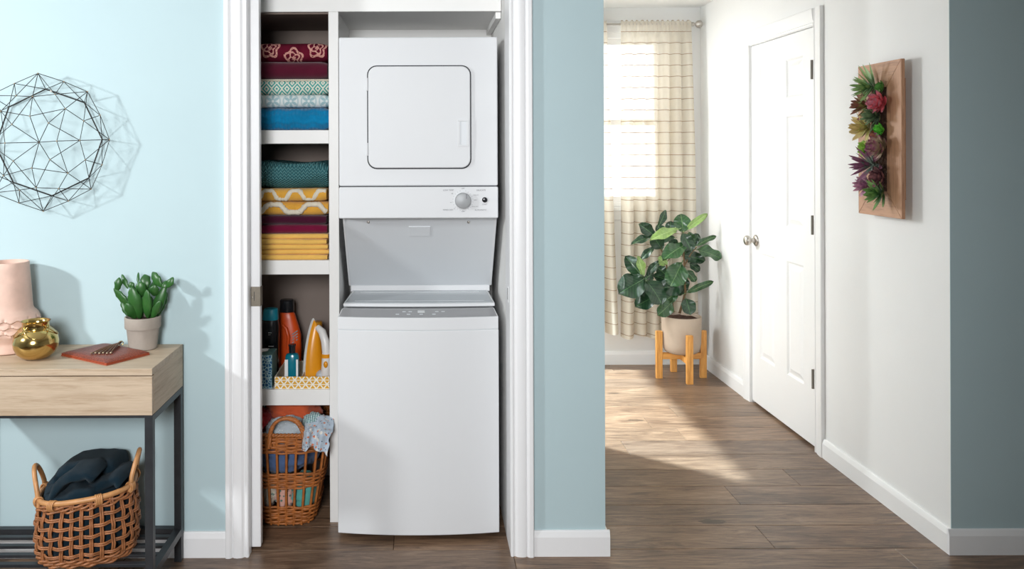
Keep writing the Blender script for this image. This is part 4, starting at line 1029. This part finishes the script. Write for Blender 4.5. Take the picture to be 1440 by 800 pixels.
# cactus in terracotta pot
qx, qd = P(201,465,2.838).x, 2.838
cp_ = thing('potted_cactus', 'green leaf cactus with rounded pads in a grey terracotta pot', 'potted plant', (qx,qd,TZ))
MB().lathe([(0,0),(.044,0),(.047,.003),(.0545,.070),(.0555,.073),(.0595,.073),(.0605,.076),(.0610,.108),(.0600,.112),(.0560,.112),(.0545,.109),(.053,.098),(0,.098)], (qx,qd,TZ), 40).build('pot', M['terr'], cp_, smooth=35)
MB().lathe([(0,.101),(.03,.103),(.0525,.099)], (qx,qd,TZ), 20).build('soil', M['soil'], cp_, smooth=60)
def pad(base, tip, wd, seed):
    base, tip = Vector(base), Vector(tip); d = tip-base; L_ = d.length; t = d.normalized()
    n_ = Vector((.25*math.sin(seed*2.3),-1,.25*math.cos(seed*1.7))); n_ = (n_-t*n_.dot(t)).normalized(); s_ = t.cross(n_)
    mb = MB()
    def fn(v):
        k = .5+.5*v.z; sh_ = (.62+.38*math.sin(PI*min(1,k*.85+.05)))
        ser = 1+.13*math.sin(k*L_*260+seed)*abs(v.x)
        bend = n_*(-.10*L_*(k-.5)**2)
        return base+t*(L_*k)+s_*(v.x*wd*.5*sh_*ser)+n_*(v.y*max(.004,wd*.23)*sh_)+bend
    mb.sphere((0,0,0),1,20,16,fn); mb.build('pad', M['pad'], cp_, smooth=80)
def zz2(x, y, dd=0): return P(x/3.334, 340+y/3.334, qd+dd)
for i, (bx_,by_,tx_,ty_,w_,d0,d1) in enumerate((
    (655,362,615,212,66,-.015,-.03),(635,362,595,288,52,-.01,-.035),(690,360,688,226,50,-.01,-.03),(715,362,775,205,52,.0,.0),(712,358,750,278,38,-.012,-.03),
    (610,305,532,218,40,0,0),(548,232,560,167,36,0,.0),(600,220,570,152,24,.01,.02),(625,225,610,188,32,0,.0),(662,260,658,186,50,.0,-.01),
    (648,200,648,142,15,.02,.03),(690,215,676,152,50,.02,.03),(722,255,726,203,44,-.01,-.02),(757,212,712,142,50,.0,.02),(765,230,782,182,34,0,.01),(785,215,812,166,32,.0,.0),
    (700,362,706,255,46,.02,.03),(660,360,640,240,50,.02,.04),(735,350,782,235,40,.02,.04),(675,250,672,200,46,.03,.04),(600,350,570,262,34,.02,.04),(700,240,735,180,40,.03,.05),(640,330,700,190,40,.03,.05),(640,300,622,205,36,.02,.03))):
    pad(zz2(bx_,by_,d0*.5), zz2(tx_,ty_,d1), w_/3.334*qd/F, i)
# ------------------------------------------------------------------ geodesic wire wall art
AC = P(56,200,2.84); ax, az = AC.x, AC.z
def ringp(r, D, a): return Vector((ax+r*math.cos(a), D, az+r*math.sin(a)))
R8 = [PI/4*i+math.radians(2) for i in range(8)]; M8 = [a+PI/8 for a in R8]
apex = Vector((ax,2.835,az)); r1 = [ringp(.088,2.775,a) for a in R8]; r2 = [ringp(.156,2.800,a) for a in R8]; m2 = [ringp(.176,2.822,a) for a in M8]
ou = [ringp(.2400,2.846,a) for a in R8]; om = [ringp(.2255,2.852,a) for a in M8]; bk8 = [ringp(.190,2.908,a+.02) for a in R8]
art = thing('wire_wall_art', 'round geodesic wire sculpture hung on the teal wall above the console table', 'wall art', (ax,2.90,az-.24))
edges = []
for i in range(8):
    j = (i+1)%8; h = (i-1)%8
    edges += [(apex,r1[i])]+[(r1[i],r2[k]) for k in (h,i,j)]+[(r2[i],m2[i]),(r2[i],m2[h]),(r2[i],ou[i]),(m2[i],ou[i]),(m2[i],ou[j]),(m2[i],om[i]),(ou[i],om[i]),(om[i],ou[j]),(bk8[i],ou[i]),(bk8[i],om[i]),(bk8[j],om[i])]
mb = MB()
for a, b in edges: mb.tube([a,b], .0012, 6)
mb.build('wire_lattice', M['wire'], art, smooth=80)
MB().tube(bk8, .0024, 8, True).build('back_ring', M['wire'], art, smooth=80)
mb = MB()
for p in [apex]+r1+r2+m2+ou+om: mb.sphere(p, .0027, 8, 6)
mb.build('solder_joints', M['joint'], art, smooth=80)
MB().tube([(ax+.012,2.917,az+.180),(ax+.012,2.900,az+.182)], .004, 8).build('hook', M['nickel'], art, smooth=40)
# ------------------------------------------------------------------ fiddle leaf fig on pine stand
sc_ = Vector((1.638,5.185,0)); lz = .300
stand = thing('plant_stand', 'four legged honey pine plant stand holding the stone pot', 'plant stand', sc_)
for dx, dy in ((.005,-.141),(-.145,-.008),(.137,.0),(-.006,.145)):
    box(sc_.x+dx-.020,sc_.x+dx+.020,sc_.y+dy-.014,sc_.y+dy+.014,0,lz).build('leg', M['pine'], stand, bevel=.003)
box(sc_.x-.126,sc_.x+.118,sc_.y-.018,sc_.y+.014,.122,.160).build('crossbar', M['pineh'], stand, bevel=.002)
box(sc_.x-.016,sc_.x+.016,sc_.y-.128,sc_.y-.0185,.122,.160).build('crossbar', M['pine'], stand, bevel=.002)
box(sc_.x-.016,sc_.x+.016,sc_.y+.0145,sc_.y+.132,.122,.160).build('crossbar', M['pine'], stand, bevel=.002)
fg = thing('fiddle_leaf_fig', 'fiddle leaf fig with large glossy leaves in a beige stone pot by the curtain', 'potted plant', (sc_.x,sc_.y,.161))
zr = P(957,444,5.18).z-.0
MB().lathe([(0,.161),(.080,.161),(.100,.170),(.113,.190),(.119,.225),(.1215,.30),(.1225,zr-.003),(.121,zr),(.112,zr),(.110,zr-.03),(0,zr-.03)], (sc_.x,sc_.y,0), 44).build('pot', M['stone'], fg, smooth=40)
mb = MB(); mb.grid(lambda u,v: Vector((sc_.x+.109*v*math.cos(2*PI*u), sc_.y+.109*v*math.sin(2*PI*u), zr-.016+.010*nz3((math.cos(2*PI*u)*v*6,math.sin(2*PI*u)*v*6,1))+.006*(1-v))), 28, 7, cu=True); mb.build('soil', M['soil'], fg, smooth=80)
def z8(x, y, D=5.18): return P(860+x/5, 290+y/5, D)
stems = [([(478,752),(500,680),(520,600),(512,500),(510,400),(505,280),(500,180)],0,.0085),([(435,745),(425,680),(400,560),(392,440),(360,330),(300,205)],-.02,.0075),([(415,600),(330,540),(232,512)],-.04,.0055),
         ([(510,420),(560,330),(600,285)],-.02,.0055),([(515,610),(560,600),(600,580)],-.05,.004),([(392,440),(385,395),(440,330),(470,285)],.0,.004)]
for pts, dd_, r in stems:
    n_ = len(pts); MB().tube([z8(x,y,5.18+dd_*i/(n_-1)) for i,(x,y) in enumerate(pts)], [r*(1-.5*i/(n_-1)) for i in range(n_)], 8).build('stem', M['trunk'], fg, smooth=80)
def leaf_mesh(name, wr, curl, wav, mat):
    mb = MB(); nu, nv = 9, 15
    def fn(u, v):
        s = (u-.5)*2; wd = wr*.5*(math.sin(PI*min(1,v**.85))**.62)*(.70+.42*v) * (1 if .02 < v < .99 else .25)
        x = s*wd; y = v
        z = .10*abs(s)*wr*(1-.3*v) - curl*(v-.3)**2 + wav*math.sin(v*11+s*2)*abs(s)
        return Vector((x,y,z))
    mb.grid(fn, nu, nv); mb.tube([(0,-.14,.03),(0,.0,0.0),(0,.3,-.004)], [.016,.016,.010], 5)
    me = mb.build(name, mat, smooth=180, origin=(0,0,0)); d = me.data; bpy.data.objects.remove(me); return d
LM = {}
for mk in ('leaf_dark','leaf_mid','leaf_light'):
    for v, (wr, cu_, wv) in enumerate(((.80,.24,.075),(.66,.36,.06),(.52,.46,.05))): LM[mk,v] = leaf_mesh('leaf', wr, cu_, wv, M[mk])
# leaf materials use metres, so bake each leaf at its own size
def add_leaf(b, t, wpx, mk, d0, d1, face, i):
    B, T = z8(*b, 5.18+d0), z8(*t, 5.18+d1); d = T-B; L_ = d.length*1.12; wd = wpx/5*5.18/F*1.42
    rt = min(wd/L_,1.0); v = 0 if rt > .62 else (1 if rt > .42 else 2); base = LM[mk,v]; wr = (.80,.66,.52)[v]
    me = base.copy()
    for q in me.vertices: q.co = Vector((q.co.x*L_*(rt/wr), q.co.y*L_, q.co.z*L_))
    o = inst('leaf', me, fg, B, frame_quat(d, face)); return o
rnd = random.Random(5)
leaves = [((235,508),(72,598),138,'leaf_dark',-.05,-.09,0),((245,520),(352,668),120,'leaf_dark',-.06,-.12,0),((310,630),(182,695),92,'leaf_dark',-.02,-.05,0),((222,500),(112,365),82,'leaf_dark',-.04,-.02,0),
 ((220,490),(196,366),50,'leaf_light',-.05,-.06,0),((232,520),(290,470),52,'leaf_dark',-.04,-.02,0),((302,205),(207,132),66,'leaf_dark',-.02,-.04,0),((297,215),(164,240),46,'leaf_dark',-.02,-.08,1),
 ((352,300),(296,212),78,'leaf_dark',-.03,-.06,0),((298,288),(214,362),42,'leaf_dark',-.02,-.03,0),((330,142),(384,36),40,'leaf_dark',0,.02,0),((362,195),(326,135),60,'leaf_dark',.03,.05,0),
 ((462,165),(308,205),60,'leaf_light',-.02,-.12,1),((410,180),(415,112),56,'leaf_dark',.04,.05,0),((505,182),(490,66),104,'leaf_mid',0,.02,0),((522,165),(660,60),40,'leaf_light',0,-.02,0),
 ((525,268),(380,345),96,'leaf_mid',-.05,-.13,1),((498,190),(562,302),72,'leaf_dark',-.03,-.08,0),((592,280),(722,206),34,'leaf_mid',0,.0,0),((600,305),(758,350),96,'leaf_mid',-.02,-.06,1),
 ((515,345),(645,375),66,'leaf_dark',0,-.03,0),((492,402),(425,545),118,'leaf_mid',-.06,-.12,0),((512,550),(358,575),100,'leaf_dark',0,-.03,0),((392,492),(328,432),66,'leaf_dark',0,.02,0),
 ((338,385),(258,468),44,'leaf_dark',-.02,-.03,0),((388,408),(336,365),54,'leaf_light',-.02,-.04,0),((545,400),(615,448),54,'leaf_dark',.02,.02,0),((525,610),(705,528),38,'leaf_mid',-.05,-.04,0),
 ((522,648),(555,748),102,'leaf_dark',-.05,-.10,0),((425,672),(342,758),82,'leaf_mid',-.05,-.10,0),((522,452),(588,520),52,'leaf_mid',0,-.02,0),((402,522),(305,488),60,'leaf_dark',.02,.02,0),
 ((465,600),(375,668),64,'leaf_mid',0,-.03,0),((560,285),(606,202),60,'leaf_dark',.03,.05,0),((470,292),(412,242),56,'leaf_dark',.03,.04,0),((442,222),(322,228),52,'leaf_dark',.03,.02,0),
 ((525,595),(520,500),40,'leaf_dark',.03,.04,0),((540,180),(572,262),50,'leaf_mid',.03,.03,0),((380,600),(300,650),60,'leaf_dark',.03,.05,0),((450,520),(480,620),80,'leaf_dark',.04,.05,0),((500,300),(560,380),70,'leaf_dark',.04,.03,0),((240,540),(250,640),60,'leaf_dark',.0,.0,0),((470,440),(400,520),70,'leaf_dark',.05,.06,0)]
for i, (b, t, w_, mk, d0, d1, up) in enumerate(leaves):
    f = Vector((rnd.uniform(-.35,.25),-1,.35+rnd.uniform(-.2,.35)+(.6 if up else 0)))
    add_leaf(b, t, w_, mk, d0, d1, f, i)
# ------------------------------------------------------------------ vertical succulent planter on the hall wall
FX0, FX1 = 1.831, 1.845      # frame slab
FY0, FY1, FZ0, FZ1 = 3.125, 3.435, 1.175, 1.789
vp = thing('wall_planter', 'upright wooden frame planter hung on the white hall wall', 'planter', (RX,3.28,FZ0))
FW = .100
def board(poly, mat):
    MB().prism(poly, lambda a,b,t: Vector((t,a,b)), FX0, FX1).build('frame_board', mat, vp, bevel=.0012)
g = .0008
board([(FY0,FZ0+g),(FY0+FW,FZ0+FW+g),(FY0+FW,FZ1-FW-g),(FY0,FZ1-g)], M['walnut'])
board([(FY1,FZ0+g),(FY1-FW,FZ0+FW+g),(FY1-FW,FZ1-FW-g),(FY1,FZ1-g)], M['walnut'])
board([(FY0+g,FZ0),(FY1-g,FZ0),(FY1-FW-g,FZ0+FW),(FY0+FW+g,FZ0+FW)], M['walnuth'])
board([(FY0+g,FZ1),(FY1-g,FZ1),(FY1-FW-g,FZ1-FW),(FY0+FW+g,FZ1-FW)], M['walnuth'])
box(FX1,RX,FY0+.055,FY1-.055,FZ0+.07,FZ1-.07).build('backing_box', M['walnut'], vp)
box(FX0+.002,FX1+.0,FY0+FW+.001,FY1-FW-.001,FZ0+FW+.001,FZ1-FW-.001).build('soil', M['soil'], vp)
def petal(name, L_, wd, mat, cup=.25, pt=1.0):
    mb = MB(); nu, nv = 7, 9
    def fn(u, v, side):
        s = (u-.5)*2; ww = wd*.5*(math.sin(PI*min(.985,(.12+.88*v)))**pt)
        thick = .10*wd*(1-s*s)*(1-v)+.0006
        return Vector((s*ww, v*L_, cup*L_*v*v+abs(s)*ww*.35+side*thick))
    mb.grid(lambda u,v: fn(u,v,.5), nu, nv); mb.grid(lambda u,v: fn(u,v,-.5), nu, nv)
    o = mb.build(name, mat, smooth=100, origin=(0,0,0)); d = o.data; bpy.data.objects.remove(o); return d
def succulent(label, px, py, kind, size0, c, c2, seed, group='succulents in the wall planter'):
    size = size0*1.22; D = FX0*F/(px+9-CX); p = P(px+9,py,D); p = Vector((FX0-.002, min(max(p.y,FY0+FW+.006),FY1-FW-.006), p.z))
    root = thing('succulent', label, 'succulent', p, group)
    m = succ('succulent_'+str(seed), tuple(min(1,k*1.45) for k in c), tuple(min(1,k*1.45) for k in c2)); rr_ = random.Random(seed)
    out = Vector((-1,0,0))
    if kind == 'agave': n_, el, mesh_ = 30, (8,72), petal('leaf', size, size*.20, m, .12, .9)
    elif kind == 'rosette': n_, el, mesh_ = 36, (4,82), petal('leaf', size*.62, size*.42, m, .35, .55)
    elif kind == 'pointed': n_, el, mesh_ = 26, (10,75), petal('leaf', size*.85, size*.30, m, .2, .75)
    else: n_, el, mesh_ = 34, (10,85), petal('leaf', size*.45, size*.34, m, .45, .5)
    for k in range(n_):
        t = k/(n_-1); a = k*2.39996+seed; e = math.radians(el[0]+(el[1]-el[0])*t+rr_.uniform(-6,6))
        rad = Vector((0,math.cos(a),math.sin(a)+.0)); d = rad*math.cos(e)+out*math.sin(e)
        nn = out*math.cos(e)-rad*math.sin(e); s = (1-.5*t)*rr_.uniform(.88,1.1)
        inst('leaf', mesh_, root, p+out*(.006+.02*t*size/.05)+rad*.004, frame_quat(d, nn), (s,s,s))
    return root
S = succulent
S('spiky green agave succulent at the top of the wall planter', 1226, 122, 'agave', .085, rgb(70,104,58), rgb(108,134,80), 1)
S('small grass green rosette succulent above the pink rosette', 1243, 121, 'cluster', .045, rgb(86,140,66), rgb(120,180,90), 2)
S('pink and coral rosette succulent in the wall planter', 1240, 143, 'rosette', .072, rgb(196,92,100), rgb(150,104,116), 3)
S('olive brown pointed succulent beside the pink rosette', 1215, 148, 'pointed', .075, rgb(126,120,72), rgb(112,70,58), 4)
S('dark green leafy succulent below the pink rosette', 1231, 162, 'pointed', .066, rgb(66,84,58), rgb(96,116,82), 5)
S('pale yellow green rosette succulent in the wall planter', 1216, 179, 'pointed', .078, rgb(162,156,92), rgb(170,150,100), 6)
S('bright lime green clustered succulent in the wall planter', 1243, 182, 'cluster', .052, rgb(84,168,56), rgb(132,206,84), 7)
S('small russet rosette succulent beside the lime cluster', 1229, 190, 'cluster', .046, rgb(146,96,76), rgb(120,70,64), 8)
S('striped purple and cream rosette succulent in the wall planter', 1240, 206, 'rosette', .078, rgb(158,138,110), rgb(118,62,92), 9)
S('yellow green smooth leafed succulent beside the striped purple rosette', 1219, 209, 'rosette', .060, rgb(120,156,60), rgb(150,180,90), 10)
S('spiky grey green agave succulent with purple tips', 1227, 232, 'agave', .090, rgb(86,100,88), rgb(104,62,84), 11)
S('dark maroon rosette succulent near the bottom of the planter', 1242, 249, 'rosette', .066, rgb(96,62,66), rgb(128,84,84), 12)
S('dusty mauve rosette succulent near the bottom of the planter', 1216, 260, 'pointed', .062, rgb(136,92,116), rgb(160,116,132), 13)
S('trailing dark green pointed succulent at the bottom of the planter', 1240, 272, 'pointed', .074, rgb(58,92,48), rgb(92,124,64), 14)
